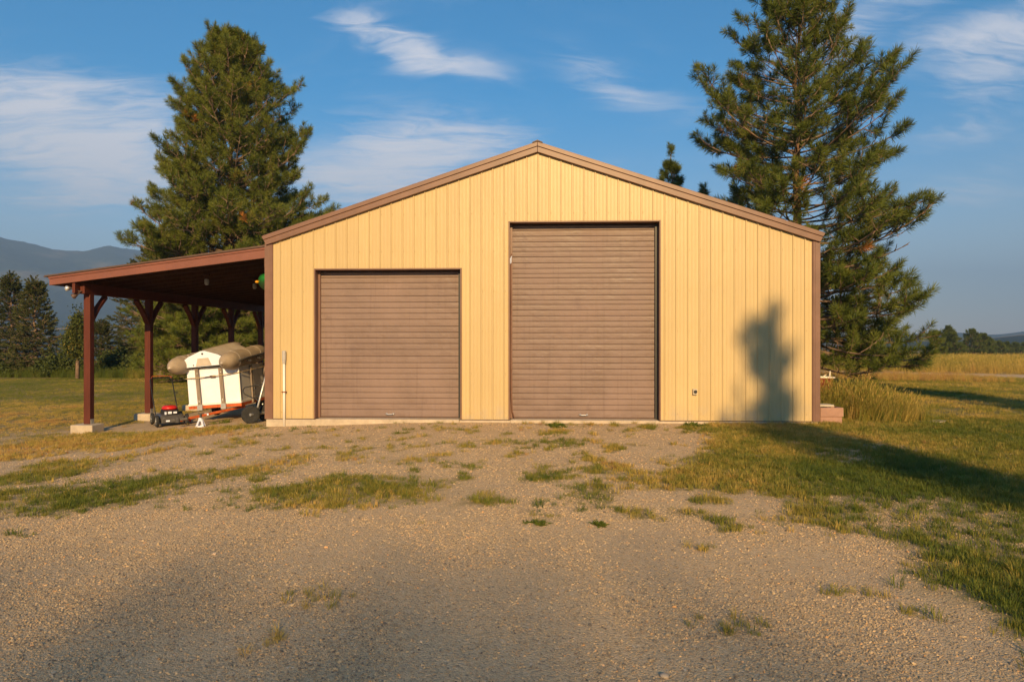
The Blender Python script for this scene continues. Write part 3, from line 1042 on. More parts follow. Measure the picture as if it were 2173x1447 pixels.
# conduit and switch on the wall
cd = thing('conduit_pipe', 'white plastic conduit with a grey cap on the yellow wall by the shed corner', 'pipe', (-5.543, -0.05, -0.12))
mb = MB()
mb.tube([(-5.543, -0.05, -0.16), (-5.543, -0.05, 0.55), (-5.546, -0.05, 1.22)], 0.026, 10)
mb.build('pipe', M['pvc'], cd, smooth=True)
mb = MB()
mb.lathe([(0.034, 0), (0.036, 0.06), (0.043, 0.10), (0.043, 0.25), (0.038, 0.275), (0.02, 0.285)], (-5.546, -0.05, 1.20), (0, 0, 1), 12)
mb.build('cap', M['plastic_grey'], cd)
mb = MB()
mb.box(-5.59, -5.496, -0.082, -0.020, 0.585, 0.605)
mb.build('clamp', M['rust'], cd)
swt = thing('wall_switch', 'small grey switch box with a black dial on the yellow wall', 'switch', (3.2, -0.03, 0.626))
mb = MB()
mb.box(3.155, 3.245, -0.062, -0.020, 0.565, 0.685)
mb.build('box', M['pale_slab'], swt, bevel=0.006)
mb = MB()
mb.lathe([(0.036, 0), (0.036, 0.012), (0.028, 0.02)], (3.205, -0.0625, 0.628), (0, -1, 0), 16)
mb.build('dial', M['black'], swt)


# ------------------------------------------------------------------ carport
CPX = -10.29
carport = thing('carport', 'open lean-to carport with red-brown stained posts and low brown roof', 'carport', (-8.1, 5.0, -0.35))
XE0, XE1 = -10.87, -5.985


def cz(x):               # top of the carport fascia
    return 3.102 + (x - XE0) * (3.728 - 3.102) / 4.88


CY1 = 11.0
posts = []
for i in range(5):
    y = 0.50 + 2.37 * i
    gz = float(ground_z(CPX, y))
    mb = MB()
    mb.box(CPX - 0.245, CPX + 0.26, y - 0.20, y + 0.22, gz - 0.25, -0.19)
    mb.build('footing', M['concrete'], carport, bevel=0.015)
    mb = MB()
    mb.box(CPX - 0.075, CPX + 0.075, y, y + 0.15, -0.188, 2.745)
    post = mb.build('post', M['stain'], carport, bevel=0.008)
    mb = MB()
    mb.box(CPX - 0.085, CPX + 0.085, y + 0.02, y + 0.13, -0.1895, -0.08)
    mb.build('post_base', M['steel'], post)
    for s in ((1,) if i == 0 else (-1, 1)):
        yc = y + 0.075 + s * 0.07
        mb = MB()
        # knee brace with a slight curve
        pl, ph = Vector((CPX, yc, 2.16)), Vector((CPX, yc + s * 0.50, 2.72))
        mid = (pl + ph) / 2 + Vector((0, -s * 0.02, 0.02))
        mb.bar(pl, mid, 0.07, 0.12, (1, 0, 0))
        mb.bar(mid - (mid - pl).normalized() * 0.01, ph, 0.0695, 0.1195, (1, 0, 0))
        mb.build('brace', M['stain'], post)
mb = MB()
mb.box(CPX - 0.095, CPX - 0.03, 0.15, CY1 - 0.4, 2.748, 2.985)
mb.build('beam', M['stain'], carport, bevel=0.006)
mb = MB()
mb.box(CPX - 0.0295, CPX + 0.07, 0.32, CY1 - 0.5, 2.7485, 2.98)
mb.build('beam', M['stain'], carport, bevel=0.006)
mb = MB()
mb.box(-6.06, -5.995, 0.14, CY1, 3.30, 3.54)
mb.build('ledger', M['deck'], carport)
y = 0.22
while y < CY1:
    mb = MB()
    xa, xb = XE0 + 0.03, -6.063
    mb.prism([(xa, cz(xa) - 0.15), (xb, cz(xb) - 0.21), (xb, cz(xb) - 0.04), (xa, cz(xa) - 0.04)], lambda a, b_: (a, y, b_), lambda a, b_: (a, y + 0.04, b_))
    mb.build('rafter', M['deck'], carport)
    y += 0.61
# roof boards and sheet
nb = 16
for i in range(nb):
    xa = XE0 + 0.005 + (XE1 - XE0 - 0.02) * i / nb
    xb = XE0 + 0.005 + (XE1 - XE0 - 0.02) * (i + 1) / nb - 0.012
    mb = MB()
    mb.prism([(xa, cz(xa) - 0.0385), (xb, cz(xb) - 0.0385), (xb, cz(xb) - 0.014), (xa, cz(xa) - 0.014)], lambda a, b_: (a, 0.165, b_), lambda a, b_: (a, CY1, b_))
    mb.build('roof_board', M['deck'], carport)
mb = MB()
mb.prism([(XE0 - 0.09, cz(XE0 - 0.09) + 0.006), (XE1, cz(XE1) + 0.006), (XE1, cz(XE1) + 0.034), (XE0 - 0.12, cz(XE0 - 0.12) + 0.02)], lambda a, b_: (a, 0.06, b_), lambda a, b_: (a, CY1 + 0.05, b_))
yy = 0.1
while yy < CY1:
    mb.bar((XE0 - 0.1, yy, cz(XE0 - 0.1) + 0.034), (XE1 - 0.01, yy, cz(XE1) + 0.042), 0.03, 0.02)
    yy += 0.24
mb.build('roof_sheet', M['trim_dark'], carport)
mb = MB()
mb.prism([(XE0, cz(XE0) - 0.182), (XE1, cz(XE1) - 0.228), (XE1, cz(XE1) - 0.048), (XE0, cz(XE0) - 0.048)], lambda a, b_: (a, 0.105, b_), lambda a, b_: (a, 0.155, b_))
mb.build('fascia', M['fascia'], carport, bevel=0.004)
mb = MB()
mb.prism([(XE0 - 0.012, cz(XE0) - 0.045), (XE1, cz(XE1) - 0.045), (XE1, cz(XE1) + 0.002), (XE0 - 0.012, cz(XE0) + 0.002)], lambda a, b_: (a, 0.085, b_), lambda a, b_: (a, 0.160, b_))
mb.build('drip_edge', M['fascia'], carport, bevel=0.004)
mb = MB()
mb.box(XE0 - 0.03, XE0 - 0.001, 0.16, CY1, cz(XE0) - 0.175, cz(XE0) - 0.012)
mb.build('eave_board', M['fascia'], carport)

# floodlights at the beam end, jar lamps under the roof
for nm, c, d, lab, lens in (('floodlight', (-10.47, 0.13, 2.85), (-0.45, -1, -0.05), 'round clear floodlight bulb aimed outward at the end of the carport beam', 'lens'), ('floodlight', (-10.40, 0.24, 2.69), (-0.7, -0.3, -0.55), 'dark floodlight tilted down below the end of the carport beam', 'trim_dark')):
    fl = thing(nm, lab, 'floodlight', c, 'floodlights on the carport beam')
    mb = MB()
    d = Vector(d).normalized()
    mb.lathe([(0.02, -0.13), (0.024, -0.08), (0.045, -0.03), (0.062, 0.02), (0.060, 0.028)], c, d, 16)
    mb.build('reflector', M['steel'] if lens == 'lens' else M['trim_dark'], fl, smooth=True)
    mb = MB()
    mb.lathe([(0.058, 0.029), (0.045, 0.042), (0.02, 0.049), (0.0, 0.05)], c, d, 16)
    mb.build('lens', M[lens], fl, smooth=True)
    mb = MB()
    mb.tube([Vector(c) - d * 0.12, Vector(c) - d * 0.15 + Vector((0.02, 0, 0.02)), (-10.40, 0.22, 2.80)], 0.014, 6)
    mb.build('arm', M['trim_dark'], fl)
for c, lab in (((-8.0, 1.46), 'clear jar lamp hanging under the carport roof, nearer the fascia'), ((-7.62, 3.29), 'clear jar lamp hanging under the carport roof, deeper in by the shed wall')):
    zt = cz(c[0]) - 0.185
    lp = thing('ceiling_lamp', lab, 'lamp', (c[0], c[1], zt), 'jar lamps under the carport roof')
    mb = MB()
    mb.lathe([(0.075, 0.0), (0.075, -0.03), (0.05, -0.05), (0.045, -0.12)], (c[0], c[1], zt), (0, 0, 1), 14)
    mb.build('cap', M['deck'], lp)
    mb = MB()
    mb.lathe([(0.042, -0.12), (0.05, -0.14), (0.05, -0.23), (0.035, -0.26), (0.0, -0.265)], (c[0], c[1], zt), (0, 0, 1), 14)
    mb.build('jar', M['plastic_grey'], lp, smooth=True)


# ------------------------------------------------------------------ things below the carport
def frame(loc, yaw=0.0, pitch=0.0, roll=0.0):
    """yaw about z, then pitch about x, then roll about y"""
    return Matrix.Translation(Vector(loc)) @ Matrix.Rotation(yaw, 4, 'Z') @ Matrix.Rotation(pitch, 4, 'X') @ Matrix.Rotation(roll, 4, 'Y')


def wheel(parent, F, c, axis, rad, wid, hub_mat, spokes=0, tyre_name='wheel'):
    """tyre with rim and hub in local frame F"""
    mb = MB()
    mb.lathe([(rad * 0.58, -wid * 0.42), (rad * 0.80, -wid * 0.5), (rad * 0.95, -wid * 0.44), (rad, -wid * 0.25), (rad, wid * 0.25), (rad * 0.95, wid * 0.44), (rad * 0.80, wid * 0.5), (rad * 0.58, wid * 0.42)], c, axis, 26)
    mb.xf(F)
    w = mb.build(tyre_name, M['rubber'], parent, smooth=True)
    mb = MB()
    mb.lathe([(rad * 0.60, -wid * 0.40), (rad * 0.52, -wid * 0.3), (rad * 0.35, -wid * 0.22), (rad * 0.2, -wid * 0.30), (rad * 0.16, -wid * 0.55), (0.0, -wid * 0.6)], c, axis, 20)
    mb.lathe([(rad * 0.60, wid * 0.40), (rad * 0.52, wid * 0.3), (rad * 0.35, wid * 0.22), (rad * 0.2, wid * 0.30), (rad * 0.16, wid * 0.55), (0.0, wid * 0.6)], c, axis, 20)
    if spokes:
        ax = Vector(axis).normalized()
        s = ax.cross(Vector((0, 0, 1))).normalized()
        u = s.cross(ax)
        for k in range(spokes):
            a = 2 * math.pi * k / spokes
            d = s * math.cos(a) + u * math.sin(a)
            for e in (-0.42, 0.42):
                mb.bar(Vector(c) + d * rad * 0.12 + ax * wid * e, Vector(c) + d * rad * 0.62 + ax * wid * e, rad * 0.12, wid * 0.12, ax)
    mb.xf(F)
    mb.build('rim', hub_mat, w)
    return w


# trailer and white box share one frame: x to the right along the front, y to the back
BW, BH, BL = 1.262, 0.875, 2.1
FT = frame((-8.50, 1.60, 0.118), R(1.5), R(1.0), R(-3.9))
trailer = thing('utility_trailer', 'orange steel utility trailer with grey wooden stakes, parked under the carport', 'trailer', (-7.87, 1.6, -0.25))
mb = MB()
mb.box(0.0, BW + 0.02, -0.03, 0.03, -0.075, -0.008)
mb.box(0.0, 0.05, 0.03, 2.3, -0.075, -0.008)
mb.box(BW - 0.03, BW + 0.02, 0.03, 2.3, -0.075, -0.008)
mb.box(0.05, BW - 0.03, 2.25, 2.3, -0.075, -0.008)
for k in range(4):
    mb.box(0.05, BW - 0.03, 0.35 + 0.5 * k, 0.40 + 0.5 * k, -0.07, -0.012)
mb.xf(FT)
mb.build('frame', M['orange'], trailer, bevel=0.004)
mb = MB()
mb.bar((0.22, -0.92, -0.235), (1.20, 0.35, -0.115), 0.06, 0.055)
mb.xf(FT)
tongue = mb.build('tongue', M['orange'], trailer, bevel=0.004)
mb = MB()
mb.bar((0.05, -0.96, -0.205), (0.40, -0.90, -0.205), 0.07, 0.05)
mb.lathe([(0.045, -0.06), (0.05, 0.02), (0.03, 0.06)], (0.20, -0.98, -0.21), (0, 0, 1), 10)
mb.xf(FT)
mb.build('coupler', M['charcoal'], tongue)
mb = MB()
p_ = FT @ Vector((0.62, -0.39, -0.185))
mb.box(p_.x - 0.045, p_.x + 0.045, p_.y - 0.055, p_.y - 0.046, p_.z - 0.02, p_.z + 0.025)
mb.build('label_plate', M['white'], tongue)
for c, s in (((0.06, 1.3, -0.18), -1), ((BW - 0.04, 1.3, -0.18), 1)):
    wheel(trailer, FT, c, (1, 0, 0), 0.20, 0.12, M['steel'])
for k, (sx, sy, h0, h1) in enumerate(((0.29, -0.055, -0.09, BH + 0.02), (0.86, -0.055, -0.09, BH + 0.0), (BW + 0.05, 0.62, -0.05, BH + 0.0), (BW + 0.05, 1.5, -0.05, BH))):
    mb = MB()
    if k < 2:
        mb.bar((sx, sy, h0), (sx - 0.02, sy + 0.005, h1), 0.085, 0.04, (0, 1, 0))
    else:
        mb.bar((sx, sy, h0), (sx, sy, h1), 0.04, 0.085, (0, 1, 0))
    mb.xf(FT)
    st = mb.build('stake', M['grey_wood'], trailer, bevel=0.004)
    if k < 2:
        mb = MB()
        mb.box(sx - 0.06, sx + 0.06, sy - 0.03, sy + 0.028, h0 - 0.02, h0 + 0.11)
        mb.xf(FT)
        mb.build('stake_pocket', M['steel'], st)
        mb = MB()
        for zz in (0.09, 0.12, BH - 0.10):
            mb.lathe([(0.012, 0.0), (0.012, 0.012), (0.0, 0.016)], (sx - 0.005, sy - 0.021, zz), (0, -1, 0), 8)
        mb.xf(FT)
        mb.build('bolts', M['steel'], st)

box = thing('cargo_box', 'large white cargo box with grey side standing on the orange trailer', 'box', (-7.87, 1.6, 0.14))
mb = MB()
mb.box(0.0, BW, 0.0, 0.03, 0.0, BH)
mb.xf(FT)
mb.build('front_panel', M['white'], box, bevel=0.006)
mb = MB()
mb.box(BW - 0.03, BW - 0.002, 0.031, BL, 0.002, BH - 0.004)
mb.xf(FT)
mb.build('side_panel', M['aluminium'], box)
mb = MB()
mb.box(0.002, 0.03, 0.031, BL, 0.002, BH - 0.004)
mb.xf(FT)
mb.build('side_panel', M['aluminium'], box)
mb = MB()
mb.box(0.031, BW - 0.031, BL - 0.03, BL - 0.002, 0.002, BH - 0.004)
mb.box(0.031, BW - 0.031, 0.031, BL - 0.031, BH - 0.03, BH - 0.006)
mb.xf(FT)
mb.build('lid', M['aluminium'], box)
mb = MB()
mb.box(-0.012, BW + 0.012, -0.012, -0.001, 0.0, 0.05)
mb.box(BW - 0.015, BW + 0.012, -0.012, -0.0015, 0.051, BH)
mb.box(-0.015, BW + 0.015, -0.014, 0.05, BH + 0.001, BH + 0.022)
mb.box(BW + 0.001, BW + 0.012, 0.051, BL, BH - 0.03, BH + 0.02)
mb.box(BW + 0.001, BW + 0.012, 0.031, BL, 0.0, 0.05)
mb.xf(FT)
mb.build('edge_trim', M['aluminium'], box)
mb = MB()
mb.box(-0.03, BW + 0.03, -0.09, 0.5, BH + 0.023, BH + 0.050)
mb.xf(FT)
mb.build('top_board', M['charcoal'], box)  # board's charcoal colour also stands in for the shadow gap under the boat
strap = thing('tie_strap', 'tan tie-down strap with dark ratchet across the white box', 'strap', (-7.87, 1.5, 0.75))
mb = MB()
mb.tube([(-0.02, 0.3, 0.66), (-0.02, -0.02, 0.665), (0.25, -0.085, 0.672), (0.55, -0.04, 0.675), (0.84, -0.085, 0.70), (BW + 0.02, -0.03, 0.735), (BW + 0.10, 0.62, 0.77), (BW + 0.10, 1.5, 0.80), (BW + 0.02, 1.9, 0.80)], 0.011, 6)
mb.xf(FT)
mb.build('webbing', M['strap'], strap)
mb = MB()
mb.box(0.58, 0.70, -0.062, -0.022, 0.655, 0.705)
mb.tube([(0.42, -0.05, 0.67), (0.5, -0.05, 0.675), (0.58, -0.045, 0.68)], 0.014, 6)
mb.xf(FT)
mb.build('ratchet', M['trim_dark'], strap)

# upturned inflatable boat
FB = frame((-8.05, 1.02, 1.115), R(0.5), R(5.5), R(-5.5))
boat = thing('inflatable_boat', 'tan inflatable boat lying upside down on the white box, white transom facing out', 'boat', (-8.16, 1.1, 1.0))
TR = 0.222


def boat_tube(s):
    pts, rad = [], []
    for y_, r_ in ((0.0, 0.012), (0.02, 0.04), (0.06, 0.062), (0.13, 0.125), (0.22, 0.172), (0.34, 0.206), (0.50, TR), (0.8, TR), (1.3, TR), (1.7, TR), (2.0, TR)):
        pts.append((s * 0.625, y_, 0.0))
        rad.append(r_)
    for a in (18, 38, 58, 78, 90):
        pts.append((s * (0.625 - 0.615 * (1 - math.cos(R(a)))), 2.0 + 0.62 * math.sin(R(a)), -0.10 * math.sin(R(a)) ** 2))
        rad.append(TR * (1 - 0.12 * math.sin(R(a))))
    return pts, rad


for s in (-1, 1):
    mb = MB()
    p_, r_ = boat_tube(s)
    mb.tube(p_, r_, 22)
    mb.xf(FB)
    tb = mb.build('tube', M['tan_fabric'], boat, smooth=True)
    mb = MB()
    mb.tube([(s * 0.625, -0.025, 0), (s * 0.625, 0.03, 0), (s * 0.625, 0.05, 0)], [0.022, 0.036, 0.03], 12)
    mb.xf(FB)
    mb.build('end_cap', M['grey_fabric'], tb, smooth=True)
    mb = MB()
    for yy_ in (0.52, 1.15, 1.75):
        mb.tube([(s * 0.625, yy_ - 0.018, 0), (s * 0.625, yy_ - 0.014, 0), (s * 0.625, yy_ + 0.014, 0), (s * 0.625, yy_ + 0.018, 0)], [TR - 0.004, TR + 0.004, TR + 0.004, TR - 0.004], 22)
    mb.lathe([(0.03, 0), (0.03, 0.012), (0.018, 0.018), (0.0, 0.018)], (s * 0.625 - s * TR * 0.45, 0.75, TR * 0.89), (-s * 0.45, 0, 0.89), 10)
    mb.xf(FB)
    mb.build('seam_band', M['grey_fabric'], tb, smooth=True)
    mb = MB()
    rub = [(s * (0.625 + TR + 0.004), y_, 0.0) for y_ in (0.42, 0.9, 1.4, 2.0)] + [(s * (0.625 + TR - 0.85 * (1 - math.cos(R(a)))), 2.0 + 0.80 * math.sin(R(a)), -0.1 * math.sin(R(a)) ** 2) for a in (25, 50, 75)]
    mb.tube(rub, 0.022, 6)
    mb.xf(FB)
    mb.build('rub_strake', M['charcoal'], tb, smooth=True)
    mb = MB()
    for k in range(2):
        mb.tube([(s * (0.625 + TR * 0.95), 0.9 + 0.55 * k, -0.06), (s * (0.625 + TR + 0.05), 0.98 + 0.55 * k, -0.10), (s * (0.625 + TR * 0.95), 1.06 + 0.55 * k, -0.06)], 0.016, 6)
    mb.xf(FB)
    mb.build('grab_handle', M['charcoal'], tb)
mb = MB()
tr_poly = [(-0.46, -0.07), (0.46, -0.07), (0.49, 0.10), (0.36, 0.185), (0.05, 0.30), (-0.05, 0.30), (-0.36, 0.185), (-0.49, 0.10)]
mb.prism(tr_poly, lambda a, b_: (a, 0.40, b_), lambda a, b_: (a, 0.44, b_))
mb.xf(FB)
tsm = mb.build('transom', M['white'], boat, bevel=0.008)
mb = MB()
mb.prism([(-0.19, -0.05), (0.19, -0.05), (0.13, 0.13), (-0.13, 0.13)], lambda a, b_: (a, 0.388, b_), lambda a, b_: (a, 0.399, b_))
mb.xf(FB)
mb.build('motor_pad', M['grey_fabric'], tsm)
mb = MB()
mb.lathe([(0.022, 0), (0.022, 0.014), (0.0, 0.016)], (0.0, 0.3985, 0.235), (0, -1, 0), 10)
mb.lathe([(0.014, 0), (0.014, 0.01), (0.0, 0.012)], (-0.25, 0.3985, -0.02), (0, -1, 0), 8)
mb.xf(FB)
mb.build('drain_plug', M['black'], tsm)
# V-shaped hull skin
nx_, ny_ = 13, 16
vs, fs = [], []
for j in range(ny_):
    v_ = j / (ny_ - 1)
    y_ = 0.43 + 2.05 * v_
    half = 0.55 * (1 - 0.9 * max(0, (v_ - 0.62) / 0.38) ** 2)
    kz = 0.31 + 0.03 * v_ - 0.25 * max(0, v_ - 0.8)
    for i in range(nx_):
        u_ = i / (nx_ - 1) * 2 - 1
        z_ = 0.09 + (kz - 0.09) * (1 - abs(u_) ** 1.25) + 0.012 * math.cos(u_ * 9)
        vs.append((u_ * half, y_, z_))
for j in range(ny_ - 1):
    for i in range(nx_ - 1):
        a = j * nx_ + i
        fs.append((a, a + 1, a + 1 + nx_, a + nx_))
mb = MB()
mb.add(vs, fs)
mb.add([(a, b_, c - 0.03) for a, b_, c in vs], [tuple(reversed(f)) for f in fs])
mb.xf(FB)
mb.build('hull', M['grey_fabric'], boat, smooth=True)
mb = MB()
mb.tube([(0, 0.45 + 2.0 * k / 8, 0.31 + 0.03 * k / 8 - 0.25 * max(0, k / 8 - 0.8) + 0.012) for k in range(9)], 0.012, 6)
mb.xf(FB)
mb.build('keel_seam', M['tan_fabric'], boat)

jx, jy, jz = -7.72, 0.62, float(ground_z(-7.72, 0.62))
jack = thing('jack_stand', 'white pyramid jack stand under the trailer tongue', 'jack stand', (jx, jy, jz))
mb = MB()
for a in range(4):
    ang = R(45 + 90 * a + 8)
    d = Vector((math.cos(ang), math.sin(ang), 0))
    mb.bar(Vector((jx, jy, jz)) + d * 0.105 + Vector((0, 0, 0.0)), Vector((jx, jy, jz + 0.165)) + d * 0.03, 0.035, 0.02, d)
for a in range(4):
    a0, a1 = R(45 + 90 * a + 8), R(135 + 90 * a + 8)
    p0 = Vector((jx + 0.105 * math.cos(a0), jy + 0.105 * math.sin(a0), jz + 0.012))
    p1 = Vector((jx + 0.105 * math.cos(a1), jy + 0.105 * math.sin(a1), jz + 0.012))
    mb.bar(p0, p1, 0.022, 0.024)
mb.box(jx - 0.032, jx + 0.032, jy - 0.032, jy + 0.032, jz + 0.13, jz + 0.20)
mb.build('base', M['white'], jack)
mb = MB()
mb.box(jx - 0.019, jx + 0.019, jy - 0.019, jy + 0.019, jz + 0.17, jz + 0.285)
mb.box(jx - 0.06, jx + 0.06, jy - 0.025, jy + 0.025, jz + 0.286, jz + 0.305)
mb.build('ratchet_post', M['charcoal'], jack)

# push mower; local x is its heading
th = R(40)
mg = float(ground_z(-8.8, 1.25))
FM = Matrix.Translation(Vector((-8.72, 1.24, mg))) @ Matrix.Rotation(-(math.pi / 2 - th), 4, 'Z') @ Matrix.Scale(1.16, 4)
mower = thing('lawn_mower', 'charcoal push lawn mower with red engine cover and black folding handle', 'mower', (-8.83, 1.24, mg))
mb = MB()
sec = [(-0.62, 0.20, 0.10, 0.20), (-0.5, 0.235, 0.07, 0.235), (-0.25, 0.25, 0.06, 0.25), (0.0, 0.235, 0.065, 0.23), (0.06, 0.20, 0.075, 0.19)]
vs, fs = [], []
for x_, hw_, z0_, z1_ in sec:
    vs += [(x_, -hw_, z0_), (x_, hw_, z0_), (x_, hw_, z1_ - 0.04), (x_, hw_ - 0.05, z1_), (x_, -hw_ + 0.05, z1_), (x_, -hw_, z1_ - 0.04)]
for i in range(len(sec) - 1):
    for k in range(6):
        a, b_ = i * 6 + k, i * 6 + (k + 1) % 6
        fs.append((a, b_, b_ + 6, a + 6))
fs += [(5, 4, 3, 2, 1, 0), tuple((len(sec) - 1) * 6 + k for k in range(6))]
mb.add(vs, fs).xf(FM)
deck = mb.build('deck', M['charcoal'], mower, bevel=0.01)
mb = MB()
mb.add([(0.064, -0.155, 0.085), (0.064, 0.155, 0.085), (0.056, 0.15, 0.175), (0.056, -0.15, 0.175), (0.078, -0.155, 0.087), (0.078, 0.155, 0.087), (0.066, 0.15, 0.177), (0.066, -0.15, 0.177)],
       [(0, 3, 2, 1), (4, 5, 6, 7), (0, 1, 5, 4), (1, 2, 6, 5), (2, 3, 7, 6), (3, 0, 4, 7)]).xf(FM)
mb.build('front_plate', M['charcoal'], deck)
mb = MB()
mb.box(0.0765, 0.083, -0.01, 0.06, 0.115, 0.155)
mb.xf(FM)
mb.build('yellow_badge', M['yellow'], deck)
mb = MB()
mb.box(0.0765, 0.083, -0.13, -0.06, 0.105, 0.135)
mb.box(0.0765, 0.083, 0.075, 0.14, 0.14, 0.152)
mb.xf(FM)
mb.build('white_badge', M['white'], deck)
mb = MB()
mb.lathe([(0.16, 0.21), (0.17, 0.25), (0.165, 0.31), (0.14, 0.33)], (-0.27, 0, 0), (0, 0, 1), 18)
mb.box(-0.14, 0.0, -0.10, 0.10, 0.235, 0.315)
mb.xf(FM)
eng = mb.build('engine', M['black'], mower, bevel=0.008)
mb = MB()
mb.lathe([(0.15, 0.331), (0.145, 0.37), (0.11, 0.40), (0.05, 0.405), (0.0, 0.405)], (-0.27, 0, 0), (0, 0, 1), 18)
mb.xf(FM)
mb.build('engine_cover', M['red'], eng, smooth=True)
mb = MB()
mb.box(0.001, 0.008, -0.08, -0.01, 0.255, 0.30)
mb.box(0.001, 0.008, 0.02, 0.085, 0.26, 0.295)
mb.box(-0.11, -0.03, -0.125, -0.101, 0.24, 0.29)
mb.xf(FM)
mb.build('engine_badge', M['white'], eng)
for c, rad in (((-0.02, -0.275, 0.12), 0.12), ((-0.02, 0.275, 0.12), 0.12), ((-0.56, -0.27, 0.12), 0.12), ((-0.56, 0.27, 0.12), 0.12)):
    wheel(mower, FM, c, (0, 1, 0), rad, 0.055, M['steel'], 7)
mb = MB()
hp = [(-0.52, -0.215, 0.20), (-0.80, -0.215, 0.50), (-1.12, -0.215, 0.885), (-1.17, -0.19, 0.925), (-1.18, -0.14, 0.93), (-1.18, 0.14, 0.93), (-1.17, 0.19, 0.925), (-1.12, 0.215, 0.885), (-0.80, 0.215, 0.50), (-0.52, 0.215, 0.20)]
mb.tube(hp, 0.0125, 8)
mb.xf(FM)
hd_ = mb.build('handle', M['black'], mower, smooth=True)
mb = MB()
mb.tube([(-1.10, -0.20, 0.93), (-1.15, -0.17, 0.97), (-1.15, 0.17, 0.97), (-1.10, 0.20, 0.93)], 0.006, 6)
mb.xf(FM)
mb.build('control_bar', M['orange'], hd_)
mb = MB()
mb.tube([(-0.86, 0.215, 0.58), (-0.86, 0.25, 0.62)], 0.008, 6)
mb.tube([(-0.86, 0.22, 0.63), (-0.86, 0.28, 0.62)], 0.010, 6)
mb.xf(FM)
mb.build('starter_grip', M['black'], hd_)
mb = MB()
mb.add([(-0.34, 0.25, 0.07), (-0.12, 0.25, 0.07), (-0.10, 0.38, 0.05), (-0.36, 0.38, 0.05), (-0.34, 0.25, 0.17), (-0.12, 0.25, 0.17), (-0.10, 0.38, 0.10), (-0.36, 0.38, 0.10)],
       [(0, 3, 2, 1), (4, 5, 6, 7), (0, 1, 5, 4), (1, 2, 6, 5), (2, 3, 7, 6), (3, 0, 4, 7)]).xf(FM)
mb.build('side_chute', M['red'], deck)

# wheeled dolly by the shed corner
wg = float(ground_z(-6.62, 0.7))
dolly = thing('wheeled_dolly', 'black-wheeled hand dolly with long grey pole by the shed corner', 'dolly', (-6.62, 0.7, wg))
I4 = Matrix.Identity(4)
wheel(dolly, I4, (-6.60, 0.70, wg + 0.203), (0.35, -1, 0.0), 0.205, 0.10, M['charcoal'])
wheel(dolly, I4, (-6.42, 1.16, wg + 0.203), (0.35, -1, 0.0), 0.205, 0.10, M['charcoal'])
mb = MB()
mb.tube([(-6.575, 0.625, wg + 0.205), (-6.42, 1.14, wg + 0.205)], 0.03, 10)
mb.build('axle', M['steel'], dolly)
mb = MB()
mb.tube([(-6.56, 0.86, wg + 0.20), (-6.50, 0.86, 0.20), (-6.28, 0.85, 1.02)], 0.026, 8)
pole = mb.build('pole', M['steel'], dolly, smooth=True)
mb = MB()
mb.tube([(-6.28, 0.85, 1.02), (-6.21, 0.85, 1.36)], 0.028, 8)
mb.build('grip', M['charcoal'], pole)
mb = MB()
mb.tube([(-6.47, 0.86, 0.30), (-6.58, 0.9, 0.36), (-6.82, 0.9, 0.46), (-6.86, 0.9, 0.50), (-6.87, 0.9, 0.56), (-6.83, 0.9, 0.62), (-6.62, 0.88, 0.66), (-6.38, 0.86, 0.70)], 0.013, 7)
mb.tube([(-6.50, 0.98, 0.27), (-6.62, 1.0, 0.42), (-6.66, 1.0, 0.5), (-6.62, 1.0, 0.62)], 0.011, 7)
mb.build('hoop', M['black'], dolly, smooth=True)
panel = MB()
panel.prism([(-6.36, -0.2), (-5.99, -0.2), (-5.99, 0.86), (-6.12, 0.86)], lambda a, b_: (a, 1.30, b_), lambda a, b_: (a, 1.34, b_))
tag(panel.build('dark_panel', M['charcoal'], None, origin=(-6.15, 1.32, -0.2)), 'dark sheet leaning on the shed side behind the dolly', 'panel')

# green canoe hung along the shed side
canoe = thing('canoe', 'green canoe with yellow tip hung under the carport roof along the shed', 'canoe', (-6.37, 3.0, 3.05))
vs, fs = [], []
NS, NK = 26, 11
for j in range(NS):
    t_ = j / (NS - 1)
    y_ = 0.58 + 4.2 * t_
    e_ = min(t_, 1 - t_)
    half = 0.25 * min(1.0, e_ / 0.16) ** 0.6 + 0.015
    dep = 0.10 + 0.42 * min(1.0, e_ / 0.18) ** 0.7
    for k in range(NK):
        a = R(-90 + 180 * k / (NK - 1))
        vs.append((-6.18 - dep * max(0.0, math.cos(a)) ** 0.7, y_, 3.10 + half * math.sin(a)))
for j in range(NS - 1):
    for k in range(NK - 1):
        a = j * NK + k
        fs.append((a, a + 1, a + 1 + NK, a + NK))
    fs.append((j * NK + NK - 1, j * NK, (j + 1) * NK, (j + 1) * NK + NK - 1))
fs += [tuple(range(NK)), tuple((NS - 1) * NK + k for k in range(NK))]
mb = MB()
mb.add(vs, fs)
mb.build('hull', M['green'], canoe, smooth=True)
mb = MB()
mb.lathe([(0.0, -0.012), (0.016, -0.008), (0.03, 0.01), (0.036, 0.05), (0.03, 0.06)], (-6.585, 0.93, 3.05), (0.6, 0.8, 0), 12)
mb.build('bow_tip', M['yellow'], canoe, smooth=True)
mb = MB()
for y_ in (1.6, 3.8):
    mb.tube([(-6.02, y_, 3.40), (-6.55, y_, 3.33), (-6.73, y_, 3.10), (-6.55, y_, 2.87), (-6.02, y_, 2.82)], 0.008, 5)
mb.build('sling', M['strap'], canoe)

